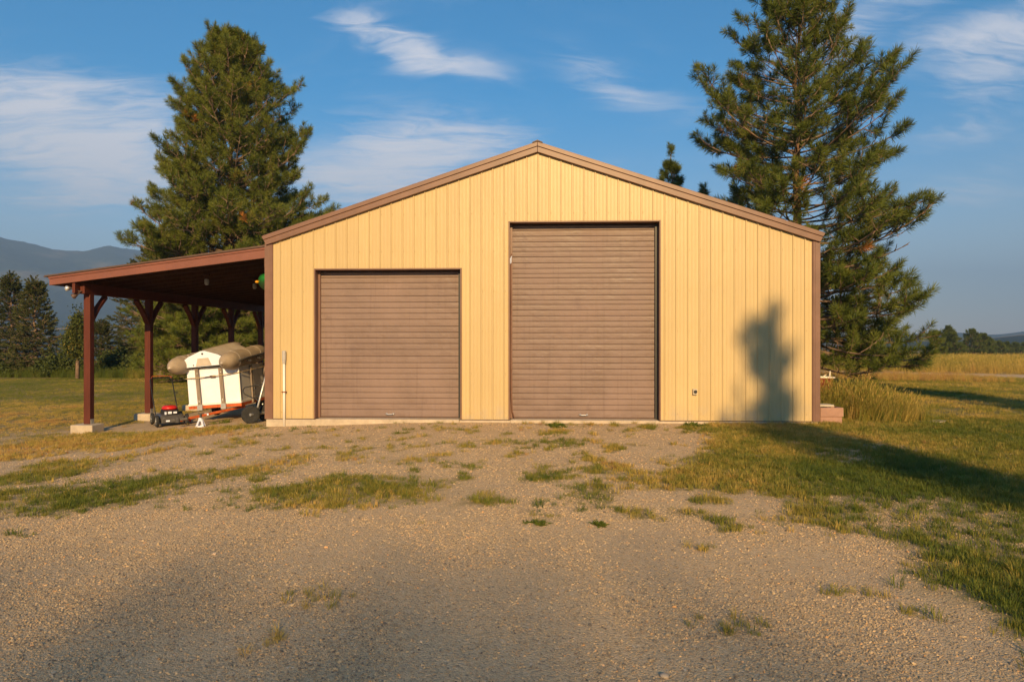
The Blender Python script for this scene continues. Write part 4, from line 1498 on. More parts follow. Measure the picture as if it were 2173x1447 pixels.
# ------------------------------------------------------------------ beside the shed
z0 = float(ground_z(6.0, 0.2))
for nm, a, lab in (('concrete_block', (5.80, 6.25, 0.02, 0.42, z0 - 0.04, z0 + 0.15), 'lower pinkish concrete block half hidden by grass at the shed corner'), ('concrete_block', (5.795, 6.27, 0.0, 0.40, z0 + 0.152, z0 + 0.34), 'upper pinkish hollow concrete block stacked at the shed corner')):
    bl = thing(nm, lab, 'block', ((a[0] + a[1]) / 2, a[2], a[4]), 'concrete blocks at the shed corner')
    mb = MB()
    x0, x1, y0, y1, zb, zt = a
    w = 0.045
    xm = (x0 + x1) / 2
    mb.box(x0, x1, y0, y0 + w, zb, zt)
    mb.box(x0, x1, y1 - w, y1, zb, zt)
    mb.box(x0, x0 + w, y0 + w, y1 - w, zb, zt)
    mb.box(x1 - w, x1, y0 + w, y1 - w, zb, zt)
    mb.box(xm - w / 2, xm + w / 2, y0 + w, y1 - w, zb, zt)
    mb.build('shell', M['pink_block'], bl, bevel=0.012)
mb = MB()
mb.box(5.79, 6.16, 0.20, 0.52, z0 + 0.342, z0 + 0.382)
tag(mb.build('paving_slab', M['pale_slab'], None, bevel=0.006, origin=(5.97, 0.36, z0 + 0.34)), 'thin pale slab lying on the stacked pinkish blocks', 'slab')
gz = float(ground_z(7.2, 3.5))
rb = thing('rusty_bin', 'rusty square steel bin in tall grass beside the shed', 'bin', (7.10, 3.5, gz))
for a in ((6.80, 7.38, 3.20, 3.22), (6.80, 7.38, 3.76, 3.78), (6.80, 6.82, 3.22, 3.76), (7.36, 7.38, 3.22, 3.76)):
    mb = MB()
    mb.box(*a, gz - 0.05, 0.735)
    mb.build('side', M['rust'], rb)
mb = MB()
for a in ((6.785, 7.395, 3.185, 3.199), (6.785, 7.395, 3.781, 3.795), (6.785, 6.799, 3.199, 3.781), (7.381, 7.395, 3.199, 3.781)):
    mb.box(*a, 0.70, 0.742)
mb.build('rim', M['rust'], rb)
mb = MB()
mb.box(6.82, 7.36, 3.22, 3.76, 0.66, 0.68)
mb.build('lid', M['rust'], rb)
ant = MB()
ant.tube([(7.46, 3.26, 0.755), (7.30, 3.24, 0.760), (7.15, 3.22, 0.765), (7.02, 3.22, 0.772), (6.99, 3.2, 0.79), (6.99, 3.2, 0.86), (7.01, 3.2, 0.93), (7.06, 3.2, 0.99)], [0.018, 0.028, 0.03, 0.028, 0.026, 0.023, 0.018, 0.008], 8)
ant.tube([(7.13, 3.22, 0.768), (7.17, 3.2, 0.80), (7.22, 3.19, 0.84)], [0.024, 0.018, 0.008], 7)
ant.tube([(7.31, 3.24, 0.758), (7.315, 3.22, 0.84), (7.32, 3.21, 0.93)], [0.027, 0.021, 0.008], 7)
ant.tube([(7.21, 3.23, 0.762), (7.23, 3.2, 0.79)], [0.012, 0.005], 6)
tag(ant.build('antler', M['bone'], None, smooth=True, origin=(7.2, 3.22, 0.75)), 'bleached white antler lying on top of the rusty bin', 'antler')
mb = MB()
gz = float(ground_z(8.3, 0.5))
pts = [(8.3 + (0.40 + 0.10 * math.sin(a * 3.1)) * math.cos(a), 0.55 + (0.2 + 0.05 * math.cos(a * 2.3)) * math.sin(a)) for a in [2 * math.pi * k / 14 for k in range(14)]]
mb.prism(pts, lambda a, b_: (a, b_, gz - 0.05), lambda a, b_: (a, b_, gz + 0.03))
tag(mb.build('flat_stone', M['concrete'], None, bevel=0.015, origin=(8.3, 0.55, gz)), 'flat pale stone slab lying in the lawn beside the tall grass', 'stone')


# ------------------------------------------------------------------ scatter: many small pieces of one kind spread over points
def template(name, verts, faces, mats, mi=None, smooth=False):
    me = bpy.data.meshes.new(name)
    me.from_pydata(verts, [], faces)
    for mm in mats:
        me.materials.append(mm)
    if mi is not None:
        me.polygons.foreach_set('material_index', mi)
    if smooth:
        me.polygons.foreach_set('use_smooth', [True] * len(faces))
    me.update()
    return bpy.data.objects.new(name, me)


def make_set(name, objs):
    c = bpy.data.collections.new(name)
    for o in objs:
        c.objects.link(o)
    return c


def scatter_group(coll):
    ng = bpy.data.node_groups.new('spread_' + coll.name, 'GeometryNodeTree')
    ng.interface.new_socket('Geometry', in_out='INPUT', socket_type='NodeSocketGeometry')
    ng.interface.new_socket('Geometry', in_out='OUTPUT', socket_type='NodeSocketGeometry')
    n, l = ng.nodes, ng.links
    gi, go = n.new('NodeGroupInput'), n.new('NodeGroupOutput')
    ci = n.new('GeometryNodeCollectionInfo')
    ci.inputs['Collection'].default_value = coll
    ci.inputs['Separate Children'].default_value = True
    ci.inputs['Reset Children'].default_value = True
    ip = n.new('GeometryNodeInstanceOnPoints')
    ip.inputs['Pick Instance'].default_value = True
    l.new(gi.outputs[0], ip.inputs['Points'])
    l.new(ci.outputs[0], ip.inputs['Instance'])
    for nm, dt, so in (('tid', 'INT', 'Instance Index'), ('rot', 'FLOAT_VECTOR', 'Rotation'), ('scl', 'FLOAT_VECTOR', 'Scale')):
        na = n.new('GeometryNodeInputNamedAttribute')
        na.data_type = dt
        na.inputs['Name'].default_value = nm
        l.new(na.outputs['Attribute'], ip.inputs[so])
    l.new(ip.outputs[0], go.inputs[0])
    return ng


GROUPS = {}


def spread(name, coll, pos, rot, scl, tid, tint, parent=None, origin=(0, 0, 0)):
    n = len(pos)
    me = bpy.data.meshes.new(name)
    me.vertices.add(n)
    off = np.array(origin if parent is None else parent.location)
    me.vertices.foreach_set('co', (np.asarray(pos) - off).astype(np.float32).ravel())
    scl = np.asarray(scl, dtype=np.float32)
    if scl.ndim == 1:
        scl = np.repeat(scl[:, None], 3, 1)
    a = me.attributes.new('rot', 'FLOAT_VECTOR', 'POINT')
    a.data.foreach_set('vector', np.asarray(rot, dtype=np.float32).ravel())
    a = me.attributes.new('scl', 'FLOAT_VECTOR', 'POINT')
    a.data.foreach_set('vector', scl.ravel())
    a = me.attributes.new('tid', 'INT', 'POINT')
    a.data.foreach_set('value', np.asarray(tid, dtype=np.int32))
    a = me.attributes.new('tint', 'FLOAT', 'POINT')
    a.data.foreach_set('value', np.clip(np.asarray(tint, dtype=np.float32), 0, 1))
    me.update()
    o = bpy.data.objects.new(name, me)
    COL.objects.link(o)
    if parent is not None:
        o.parent = parent
    else:
        o.location = origin
    if coll.name not in GROUPS:
        GROUPS[coll.name] = scatter_group(coll)
    md = o.modifiers.new('spread', 'NODES')
    md.node_group = GROUPS[coll.name]
    for s in coll.objects:
        for mm in s.data.materials:
            if mm.name not in [x.name for x in me.materials]:
                me.materials.append(mm)
    return o


def euler_mats(rot):
    a, b, c = rot[:, 0], rot[:, 1], rot[:, 2]
    ca, sa, cb, sb, cc, sc_ = np.cos(a), np.sin(a), np.cos(b), np.sin(b), np.cos(c), np.sin(c)
    m = np.empty((len(a), 3, 3))
    m[:, 0, 0], m[:, 0, 1], m[:, 0, 2] = cc * cb, cc * sb * sa - sc_ * ca, cc * sb * ca + sc_ * sa
    m[:, 1, 0], m[:, 1, 1], m[:, 1, 2] = sc_ * cb, sc_ * sb * sa + cc * ca, sc_ * sb * ca - cc * sa
    m[:, 2, 0], m[:, 2, 1], m[:, 2, 2] = -sb, cb * sa, cb * ca
    return m


def gather(name, coll, pos, rot, scl, tid, tint, mat, origin):
    """like spread, but one real mesh"""
    mats = euler_mats(np.asarray(rot))
    src = sorted(coll.objects, key=lambda q: q.name)
    V, F, T = [], [], []
    off = 0
    for i in range(len(pos)):
        me = src[int(tid[i])].data
        v = np.empty(len(me.vertices) * 3)
        me.vertices.foreach_get('co', v)
        v = v.reshape(-1, 3) @ mats[i].T * scl[i] + pos[i] - np.array(origin)
        V.append(v)
        F += [tuple(off + k for k in p.vertices) for p in me.polygons]
        T += [float(tint[i])] * len(v)
        off += len(v)
    me = bpy.data.meshes.new(name)
    me.from_pydata(np.concatenate(V).tolist(), [], F)
    a = me.attributes.new('tint', 'FLOAT', 'POINT')
    a.data.foreach_set('value', np.clip(np.array(T, dtype=np.float32), 0, 1))
    me.materials.append(mat)
    o = bpy.data.objects.new(name, me)
    COL.objects.link(o)
    o.location = origin
    return o


def euler_from_dir(d, twist):
    """Euler angles that turn local z onto d, after a twist about it"""
    d = d / np.linalg.norm(d, axis=1, keepdims=True)
    th = np.arccos(np.clip(d[:, 2], -1, 1))
    ph = np.arctan2(d[:, 1], d[:, 0])
    ct, st, cp, sp, cw, sw = np.cos(th), np.sin(th), np.cos(ph), np.sin(ph), np.cos(twist), np.sin(twist)
    m00 = cp * ct * cw - sp * sw
    m10 = sp * ct * cw + cp * sw
    m20 = -st * cw
    m21 = st * sw
    m22 = ct
    b = -np.arcsin(np.clip(m20, -1, 1))
    return np.stack([np.arctan2(m21, m22), b, np.arctan2(m10, m00)], 1)


def tuft(name, n, length, ln, wid, a0, a1, mats, seed, up=0.0, twig=0.010):
    """a shoot along z with n needles set round it"""
    rg = np.random.default_rng(seed)
    vs, fs, mi = [], [], []
    for i in range(n):
        t = rg.random() ** 0.8
        ang = R(a0 + (a1 - a0) * (1 - t) + rg.normal(0, 10))
        ph = rg.random() * 2 * math.pi
        base = Vector((0, 0, length * (0.12 + 0.88 * t)))
        d = Vector((math.sin(ang) * math.cos(ph), math.sin(ang) * math.sin(ph), math.cos(ang)))
        L = ln * rg.uniform(0.75, 1.15)
        s = d.cross(Vector((rg.normal(), rg.normal(), rg.normal()))).normalized() * wid * 0.5
        k = len(vs)
        mid = base + d * L * 0.55
        tip = base + d * L + Vector((0, 0, up * L))
        vs += [tuple(base - s * 0.6), tuple(base + s * 0.6), tuple(mid + s), tuple(tip), tuple(mid - s)]
        fs.append((k, k + 1, k + 2, k + 3, k + 4))
        mi.append(0)
    k = len(vs)
    for z, r in ((-0.10, twig), (length, twig * 0.5)):
        for j in range(3):
            vs.append((r * math.cos(j * 2.094), r * math.sin(j * 2.094), z))
    for j in range(3):
        fs.append((k + j, k + (j + 1) % 3, k + 3 + (j + 1) % 3, k + 3 + j))
        mi.append(1)
    return template(name, vs, fs, mats, mi)


PINE = make_set('pine_tufts', [tuft('needle_tuft_%d' % i, 84, 0.24, 0.20, 0.0095, 26, 92, [M['needle'], M['twig']], 100 + i) for i in range(5)])
SPRUCE = make_set('spruce_sprays', [tuft('spruce_spray_%d' % i, 64, 0.34, 0.085, 0.014, 35, 75, [M['spruce'], M['twig']], 200 + i) for i in range(4)])


def leaf_cluster(name, n, size, seed):
    rg = np.random.default_rng(seed)
    vs, fs = [], []
    for i in range(n):
        c = Vector(rg.normal(0, 0.10, 3))
        d = Vector(rg.normal(0, 1, 3)).normalized()
        s = d.cross(Vector(rg.normal(0, 1, 3))).normalized()
        L = size * rg.uniform(0.7, 1.2)
        k = len(vs)
        vs += [tuple(c), tuple(c + d * L * 0.5 + s * L * 0.28), tuple(c + d * L), tuple(c + d * L * 0.5 - s * L * 0.28)]
        fs.append((k, k + 1, k + 2, k + 3))
    return template(name, vs, fs, [M['leaf']])


LEAVES = make_set('leaf_sprigs', [leaf_cluster('leaf_sprig_%d' % i, 26, 0.085, 300 + i) for i in range(3)])


def interp(tab, z):
    return np.interp(z, [p[0] for p in tab], [p[1] for p in tab])


def conifer(name, label, base, height, wl, wr, group=None, whorl=0.42, per=5, tufts=PINE, dense=1.0, r0=0.22, z_first=1.2, droop=0.0, tscale=1.0, seed=1, dead=0.10, orange=0.012,
            gaps=0.16, tint0=0.5, sidefac=0.85, bare=0.0, turn=0.0, lean=0.0, bark='bark', extra=(), cat='tree', clump=0.0):
    """conifer in world metres: wl and wr give the half width of the crown to the left and right at each height"""
    rg = np.random.default_rng(seed)
    bx, by = base
    bz = float(ground_z(bx, by))
    root = thing(name, label, cat, (bx, by, bz), group)
    ax_r = np.array([math.cos(turn), math.sin(turn), 0.0])      # direction of the right-hand profile
    tk = MB()
    n_t = 14
    wob = [(0.10 * math.sin(2.1 * k + seed) * k / n_t, 0.10 * math.cos(1.7 * k + seed) * k / n_t) for k in range(n_t + 1)]
    tpts = [(bx + wob[k][0] + lean * k / n_t, by + wob[k][1], bz - 0.15 + (height + 0.1) * k / n_t) for k in range(n_t + 1)]
    tr = [max(0.012, r0 * (1 - 0.97 * (k / n_t) ** 0.9)) * (1.25 if k == 0 else 1.0) for k in range(n_t + 1)]
    tk.tube(tpts, tr, 10)
    tk.build('trunk', M[bark], root, smooth=True)

    def trunk_at(z):
        k = min(max((z - bz + 0.15) / (height + 0.1) * n_t, 0), n_t - 1e-6)
        i = int(k)
        f = k - i
        a, b = np.array(tpts[i]), np.array(tpts[i + 1])
        return a + (b - a) * f

    lb = MB()
    P, D, S_, T_ = [], [], [], []
    z = z_first
    while z < height - 0.10:
        rel = z / height
        nl = per if rel < 0.9 else 4
        ph0 = rg.random() * 6.28
        for q in range(nl):
            az = ph0 + 6.283 * q / nl + rg.normal(0, 0.22)
            zz = z + rg.normal(0, whorl * 0.3)
            cx = math.cos(az)
            ex = np.interp(rel, (0, 0.4, 1), (0.95, 0.9, 1.0))
            L = (interp(wl, zz) * (1 - cx) * 0.5 + interp(wr, zz) * (1 + cx) * 0.5) * ex
            em = R(np.interp(rel, (0, 0.25, 0.6, 1), (-6, 12, 26, 52)) - droop * 0.012)
            for _ in range(4):
                zt = min(zz + L * math.tan(em) * 0.85, height)
                L = 0.5 * L + 0.5 * (interp(wl, zt) * (1 - cx) * 0.5 + interp(wr, zt) * (1 + cx) * 0.5) * ex
            L *= rg.uniform(0.74, 1.10) if rg.random() > 0.12 + 0.1 * clump else rg.uniform(0.45, 0.75)
            if L < 0.12:
                continue
            if rg.random() < gaps * (0.5 + rel):
                continue
            dirh = ax_r * cx + np.array([-ax_r[1], ax_r[0], 0]) * math.sin(az)
            e0 = R(np.interp(rel, (0, 0.25, 0.6, 1), (-14 - droop, -2 - droop, 16 - droop * 0.8, 50 - droop * 0.3)) + rg.normal(0, 7))
            e1 = R(np.interp(rel, (0, 0.4, 1), (6 - droop * 0.4, 34 - droop * 0.6, 62 - droop * 0.3)) + rg.normal(0, 8))
            p = trunk_at(bz + zz)
            nseg = max(4, int(L / 0.45))
            pts = [p.copy()]
            yaw = 0.0
            for k in range(nseg):
                f = (k + 0.5) / nseg
                e = e0 + (e1 - e0) * f ** 1.7
                yaw += rg.normal(0, 0.07)
                c, s = math.cos(yaw), math.sin(yaw)
                dh = np.array([dirh[0] * c - dirh[1] * s, dirh[0] * s + dirh[1] * c, 0])
                p = p + (dh * math.cos(e) + np.array([0, 0, math.sin(e)])) * (L / nseg / max(0.55, math.cos((e0 + e1) / 2)) * 0.97)
                pts.append(p.copy())
            pts = np.array(pts)
            lim = bz + height - 0.05
            top = pts[:, 2].max()
            if top > lim:
                pts[:, 2] = pts[0, 2] + (pts[:, 2] - pts[0, 2]) * (lim - pts[0, 2]) / (top - pts[0, 2])
            rl = min(0.075, 0.018 + 0.011 * L) * (0.6 + 0.4 * (1 - rel))
            lb.tube(pts, [rl * (1 - 0.8 * k / nseg) for k in range(nseg + 1)], 5, cap=False)
            isdead = rel < 0.30 and rg.random() < dead
            # side shoots
            t = 0.25 if L > 1.2 else 0.12
            t += bare * 0.25
            sgn = 1
            while t < 1.0:
                k = min(int(t * nseg), nseg - 1)
                f = t * nseg - k
                o = pts[k] + (pts[k + 1] - pts[k]) * f
                ld = pts[k + 1] - pts[k]
                ld = ld / np.linalg.norm(ld)
                side = np.cross(ld, [0, 0, 1.0])
                side = side / (np.linalg.norm(side) + 1e-9)
                sl = (0.25 + sidefac * 0.42 * L * (1 - t) ** 0.8) * rg.uniform(0.6, 1.15)
                fwd = rg.uniform(0.45, 0.95)
                sd = ld * fwd + side * sgn * rg.uniform(0.6, 1.0) + np.array([0, 0, rg.normal(0.12 - droop * 0.008, 0.22)])
                sd = sd / np.linalg.norm(sd)
                n2 = max(2, int(sl / 0.3))
                q_ = [o]
                cur = o.copy()
                for m_ in range(n2):
                    sd = sd + np.array([0, 0, (0.10 if droop < 10 else -0.04)]) + rg.normal(0, 0.10, 3)
                    sd = sd / np.linalg.norm(sd)
                    cur = cur + sd * sl / n2
                    q_.append(cur.copy())
                lb.tube(q_, [max(0.005, rl * 0.42 * (1 - 0.7 * m_ / n2)) for m_ in range(n2 + 1)], 3, cap=False)
                if not isdead:
                    st = TSTEP[tufts.name] * tscale / dense
                    d_ = sl * rg.uniform(0.30, 0.5) if sl > 0.5 else 0.08
                    while d_ <= sl + 0.02:
                        kk = min(int(d_ / sl * n2), n2 - 1)
                        ff = d_ / sl * n2 - kk
                        pos = q_[kk] + (q_[kk + 1] - q_[kk]) * min(ff, 1)
                        td = (q_[kk + 1] - q_[kk])
                        td = td / np.linalg.norm(td)
                        out = rg.normal(0, 1, 3)
                        out[2] = abs(out[2]) * (0.8 if droop < 10 else 0.1)
                        endf = 1.0 if d_ > sl - st else 0.7
                        dd = td * endf + out * (0.22 if endf == 1.0 else 0.42) + np.array([0, 0, 0.28 if droop < 10 else -0.02])
                        P.append(pos)
                        D.append(dd)
                        S_.append(tscale * rg.uniform(0.78, 1.2))
                        T_.append(1.0 if rg.random() < orange else min(0.9, max(0.0, rg.normal(tint0, 0.17))))
                        d_ += st * rg.uniform(0.75, 1.3)
                sgn = -sgn
                t += rg.uniform(0.6, 1.2 + 0.6 * clump) * ((0.30 + 0.08 * clump) / max(L, 0.9)) / dense ** 0.5
            if not isdead:
                for tt in (0.86, 0.93, 0.99):
                    k = min(int(tt * nseg), nseg - 1)
                    pos = pts[k] + (pts[k + 1] - pts[k]) * (tt * nseg - k)
                    td = pts[-1] - pts[-2]
                    td = td / np.linalg.norm(td)
                    P.append(pos)
                    D.append(td + rg.normal(0, 0.25, 3) + np.array([0, 0, 0.15]))
                    S_.append(tscale * rg.uniform(0.9, 1.25))
                    T_.append(min(0.9, max(0, rg.normal(tint0, 0.15))))
        z += whorl * rg.uniform(0.8, 1.2) * (0.75 if rel < 0.28 else (1.0 if rel < 0.85 else 0.6))
    # leader
    for k in range(int(10 * dense)):
        P.append(trunk_at(bz + height - 0.09 * k * rg.uniform(0.6, 1)))
        D.append(np.array([rg.normal(0, 0.45), rg.normal(0, 0.45), 1.0]))
        S_.append(tscale)
        T_.append(tint0)
    for e in extra:
        lb.tube(e, [0.03 - 0.022 * k / (len(e) - 1) for k in range(len(e))], 5, cap=False)
    lb.build('limbs', M['twig'] if bark == 'bark' else M[bark], root, smooth=True)
    P = np.array(P)
    cr = spread('crown', tufts, P, euler_from_dir(np.array(D), rg.random(len(P)) * 6.28), np.array(S_), rg.integers(0, len(tufts.objects), len(P)), np.array(T_), parent=root)
    cr['kind'] = 'stuff'
    COUNT[label] = len(P)
    return root


COUNT = {}
TSTEP = {'pine_tufts': 0.19, 'spruce_sprays': 0.16}


def prof(pts, trunk_u, s):
    """(v, half width in px) -> (height above the yard, half width)"""
    k = s / 1448.67
    out = [(1.69 + (723.5 - v) * k, w * k) for v, w in pts]
    return sorted(out)


# tall open pine behind the shed's right corner
gz = float(ground_z(9.67, 11.95))
conifer('pine_tree', 'tall open-crowned pine with visible trunk behind the shed, nearest the dry field', (9.67, 11.95), 16.4 - gz,
        [(z_ - gz, w_) for z_, w_ in prof([(820, 60), (780, 120), (720, 200), (600, 215), (420, 185), (300, 212), (190, 222), (110, 140), (60, 135), (0, 85), (-60, 60), (-130, 8)], 1690, 26)],
        [(z_ - gz, w_) for z_, w_ in prof([(820, 220), (780, 275), (700, 285), (600, 285), (530, 275), (420, 258), (300, 255), (190, 200), (110, 120), (60, 85), (0, 88), (-60, 45), (-130, 8)], 1690, 26)],
        whorl=0.41, per=7, dense=1.0, r0=0.25, z_first=1.0, seed=15, dead=0.12, gaps=0.09, tint0=0.46, bare=0.36, turn=R(2.5), tscale=1.38, orange=0.010, lean=0.05, sidefac=1.0, clump=0.6,
        extra=[[(9.9, 11.6, 2.9), (10.1, 11.2, 2.3), (10.2, 11.1, 1.6), (10.7, 11.0, 0.9)], [(10.4, 11.6, 2.8), (10.8, 11.2, 2.0), (10.9, 11.1, 1.3), (11.0, 11.1, 0.8)], [(11.0, 11.6, 2.8), (11.5, 11.1, 1.9), (11.3, 11.0, 1.3)],
               [(12.6, 11.2, 2.4), (12.7, 10.9, 1.5), (12.9, 10.8, 1.05), (13.3, 10.7, 0.98)], [(10.3, 11.3, 2.2), (10.6, 11.0, 1.75), (11.1, 10.9, 1.45)]])
# dense pine behind the carport
gz = float(ground_z(-16.4, 20.8))
conifer('pine_tree', 'dense broad pine rising behind the carport roof', (-16.4, 20.8), 17.5 - gz,
        [(z_ - gz, w_) for z_, w_ in prof([(810, 150), (740, 190), (600, 225), (499, 228), (456, 190), (384, 138), (355, 165), (251, 120), (150, 98), (100, 38), (60, 10)], 490, 36)],
        [(z_ - gz, w_) for z_, w_ in prof([(810, 150), (740, 210), (600, 225), (499, 225), (440, 235), (405, 190), (375, 135), (355, 166), (251, 166), (150, 84), (100, 36), (60, 10)], 490, 36)],
        whorl=0.40, per=8, dense=1.15, r0=0.30, z_first=0.7, seed=12, dead=0.10, gaps=0.04, tint0=0.60, turn=R(2.5), tscale=1.35, orange=0.004)
# tops showing over the roof
conifer('pine_tree', 'slim pine whose spire shows just above the right roof slope', (7.57, 25.9), 13.1, [(0, 2.2), (6, 1.6), (10, 0.8), (11.4, 0.6), (11.9, 0.16), (13.1, 0.02)], [(0, 2.2), (6, 1.6), (10, 0.7), (11.4, 0.25), (11.9, 0.14), (13.1, 0.02)],
        whorl=0.5, seed=21, tint0=0.4, dense=0.8, gaps=0.1, tscale=1.4)
conifer('pine_tree', 'low pine tip peeking over the roof edge beside the tall open pine', (8.45, 21.9), 9.75, [(0, 2.0), (6, 1.4), (8.5, 0.4), (9.75, 0.05)], [(0, 2.0), (6, 1.4), (8.5, 0.4), (9.75, 0.05)], whorl=0.5, seed=22, tint0=0.4, dense=0.8, gaps=0.1, tscale=1.3)
# spruces along the far side of the back lawn
SPK = dict(tufts=SPRUCE, droop=16, whorl=0.30, per=7, dense=1.0, gaps=0.03, dead=0.0, orange=0.0, bark='twig', z_first=0.25, sidefac=1.0)
conifer('spruce_tree', 'dark slender conifer at the far edge of the lawn, left edge of the view', (-35.8, 30.0), 6.8, [(0, 2.6), (3, 1.8), (5.0, 0.7), (6.8, 0.03)], [(0, 2.2), (3, 1.5), (5.0, 0.5), (6.8, 0.03)], seed=31, tint0=0.35, tscale=1.25, r0=0.12, **SPK)
conifer('spruce_tree', 'dark bushy spruce at the far edge of the lawn with layered boughs', (-32.6, 28.0), 6.2, [(0, 2.0), (2.5, 1.8), (4.6, 0.6), (6.2, 0.03)], [(0, 1.9), (2.5, 1.7), (4.6, 0.6), (6.2, 0.03)], seed=32, tint0=0.48, tscale=1.25, r0=0.12, **SPK)
conifer('spruce_tree', 'tall spruce with long boughs seen between the first carport posts', (-26.4, 31.5), 9.6, [(0, 2.2), (2, 3.3), (4.2, 3.2), (6.5, 2.6), (9.6, 0.1)], [(0, 2.4), (2, 3.2), (4.2, 3.0), (6.5, 2.2), (9.6, 0.1)], seed=33, tint0=0.40, tscale=1.3, r0=0.16, **SPK)
conifer('spruce_tree', 'small dark spruce behind the leafy sapling at the lawn edge', (-30.6, 31.5), 3.6, [(0, 1.8), (2, 1.2), (3.6, 0.1)], [(0, 1.8), (2, 1.2), (3.6, 0.1)], seed=34, tint0=0.3, tscale=1.2, r0=0.07, **SPK)
# trees standing behind the photographer, whose shadows lie on the wall and the lawn
conifer('pine_tree', 'slender pine behind the photographer casting the shadow on the yellow wall', (8.85, -39.0), 17.75, [(0, 1.3), (12, 0.9), (14.7, 1.3), (15.1, 1.1), (15.4, 0.06), (15.9, 0.06), (16.15, 0.50), (16.4, 0.42), (16.65, 0.05), (16.9, 0.85), (17.05, 0.65), (17.2, 0.06), (17.75, 0.02)], [(0, 1.3), (12, 0.8), (14.7, 0.35), (15.2, 0.5), (15.6, 0.55), (15.9, 0.06), (16.3, 0.85), (16.5, 0.65), (16.7, 0.06), (17.1, 0.06), (17.4, 0.16), (17.75, 0.02)],
        whorl=0.17, per=6, seed=47, gaps=0.10, dense=0.75, tscale=0.58)
conifer('pine_tree', 'broad pine behind the photographer casting the wide shadow on the side lawn', (18.0, -41.0), 21.3, [(0, 2.0), (4, 2.9), (10, 2.7), (16, 1.8), (21.3, 0.1)], [(0, 2.0), (4, 2.9), (10, 2.7), (16, 1.8), (21.3, 0.1)], whorl=0.5, per=6, seed=42, gaps=0.05, dense=0.8, tscale=1.6)
# far conifers beyond the dry field
FARS = [(40.3, 57.4, 3.0, 1.1, 'young bright pine standing in the dry field beyond the tall pine', 0.5), (89.0, 139, 7.2, 2.3, 'dark pine beyond the dry field, first left of the golden slope', 0.3), (85.0, 131, 5.3, 2.4, 'low dark pine beyond the dry field below the golden slope', 0.35),
        (100.0, 149, 7.2, 3.2, 'broad dark pine beyond the field, left half of the thick clump', 0.3), (105.0, 153, 6.6, 3.0, 'broad dark pine beyond the field, right half of the thick clump', 0.3), (112.0, 162, 6.4, 2.6, 'dark pine beyond the field just right of the thick clump', 0.3),
        (121.0, 172, 6.2, 2.9, 'dark pine in the far row, second right of the thick clump', 0.3), (129.0, 181, 6.4, 3.2, 'dark pine in the far row, third right of the thick clump', 0.3), (136.0, 188, 6.8, 3.0, 'dark pine in the far row, fourth right of the thick clump', 0.3), (144.0, 196, 7.4, 3.4, 'dark pine of the far row at the right edge of the view', 0.3)]
for i, (x, y, h_, w_, lab, tn) in enumerate(FARS):
    conifer('pine_tree', lab, (x, y), h_ + 0.0, [(0, w_ * 0.9), (h_ * 0.35, w_), (h_ * 0.7, w_ * 0.55), (h_, 0.1)], [(0, w_ * 0.9), (h_ * 0.35, w_), (h_ * 0.7, w_ * 0.55), (h_, 0.1)], group='pines beyond the dry field', whorl=0.6, per=6, seed=60 + i, gaps=0.03, dense=0.55,
            tscale=2.3 if i else 1.5, tint0=tn, z_first=0.3, r0=0.12, dead=0.0, orange=0.0)


def leafy(name, label, base, h_trunk, blobs, n, cat, seed, tint=0.5, size=1.0, group=None, r0=0.05, yellow=0.0):
    rg = np.random.default_rng(seed)
    bx, by = base
    bz = float(ground_z(bx, by))
    root = thing(name, label, cat, (bx, by, bz), group)
    tk = MB()
    top = max(b[2] + b[3] * 0.5 for b in blobs)
    tk.tube([(bx, by, bz - 0.1), (bx + 0.03, by, bz + top * 0.4), (bx - 0.02, by, bz + top * 0.75), (bx, by, bz + top)], [r0 * 1.2, r0, r0 * 0.6, r0 * 0.2], 7)
    P, T_ = [], []
    for cx, cy, cz_, rr, rz in [(b[0], b[1], b[2], b[3], b[4]) for b in blobs]:
        tk.tube([(bx, by, bz + max(h_trunk * 0.6, cz_ - rz)), (bx + cx * 0.6, by + cy * 0.6, bz + cz_ - rz * 0.3), (bx + cx, by + cy, bz + cz_ + rz * 0.5)], [r0 * 0.5, r0 * 0.3, r0 * 0.12], 5)
        m_ = max(12, int(n * rr * rr * rz / sum(b[3] * b[3] * b[4] for b in blobs)))
        d = rg.normal(0, 1, (m_, 3))
        d /= np.linalg.norm(d, axis=1, keepdims=True)
        rad = rg.random(m_) ** 0.45
        lump = 0.75 + 0.5 * fbm(d[:, 0] * 2.2 + seed, d[:, 1] * 2.2 + d[:, 2] * 2.0, 2)
        P.append(np.stack([bx + cx + d[:, 0] * rad * rr * lump, by + cy + d[:, 1] * rad * rr * lump, bz + cz_ + d[:, 2] * rad * rz * lump], 1))
    tk.build('trunk', M['twig'], root, smooth=True)
    P = np.concatenate(P)
    P[:, 2] = np.maximum(P[:, 2], bz + 0.05)
    T_ = np.where(rg.random(len(P)) < yellow, rg.uniform(0.9, 1.0, len(P)), np.clip(rg.normal(tint, 0.18, len(P)), 0, 0.88))
    cr = spread('crown', LEAVES, P, rg.random((len(P), 3)) * 6.28, size * rg.uniform(0.7, 1.4, len(P)), rg.integers(0, 3, len(P)), T_, parent=root)
    cr['kind'] = 'stuff'
    return root


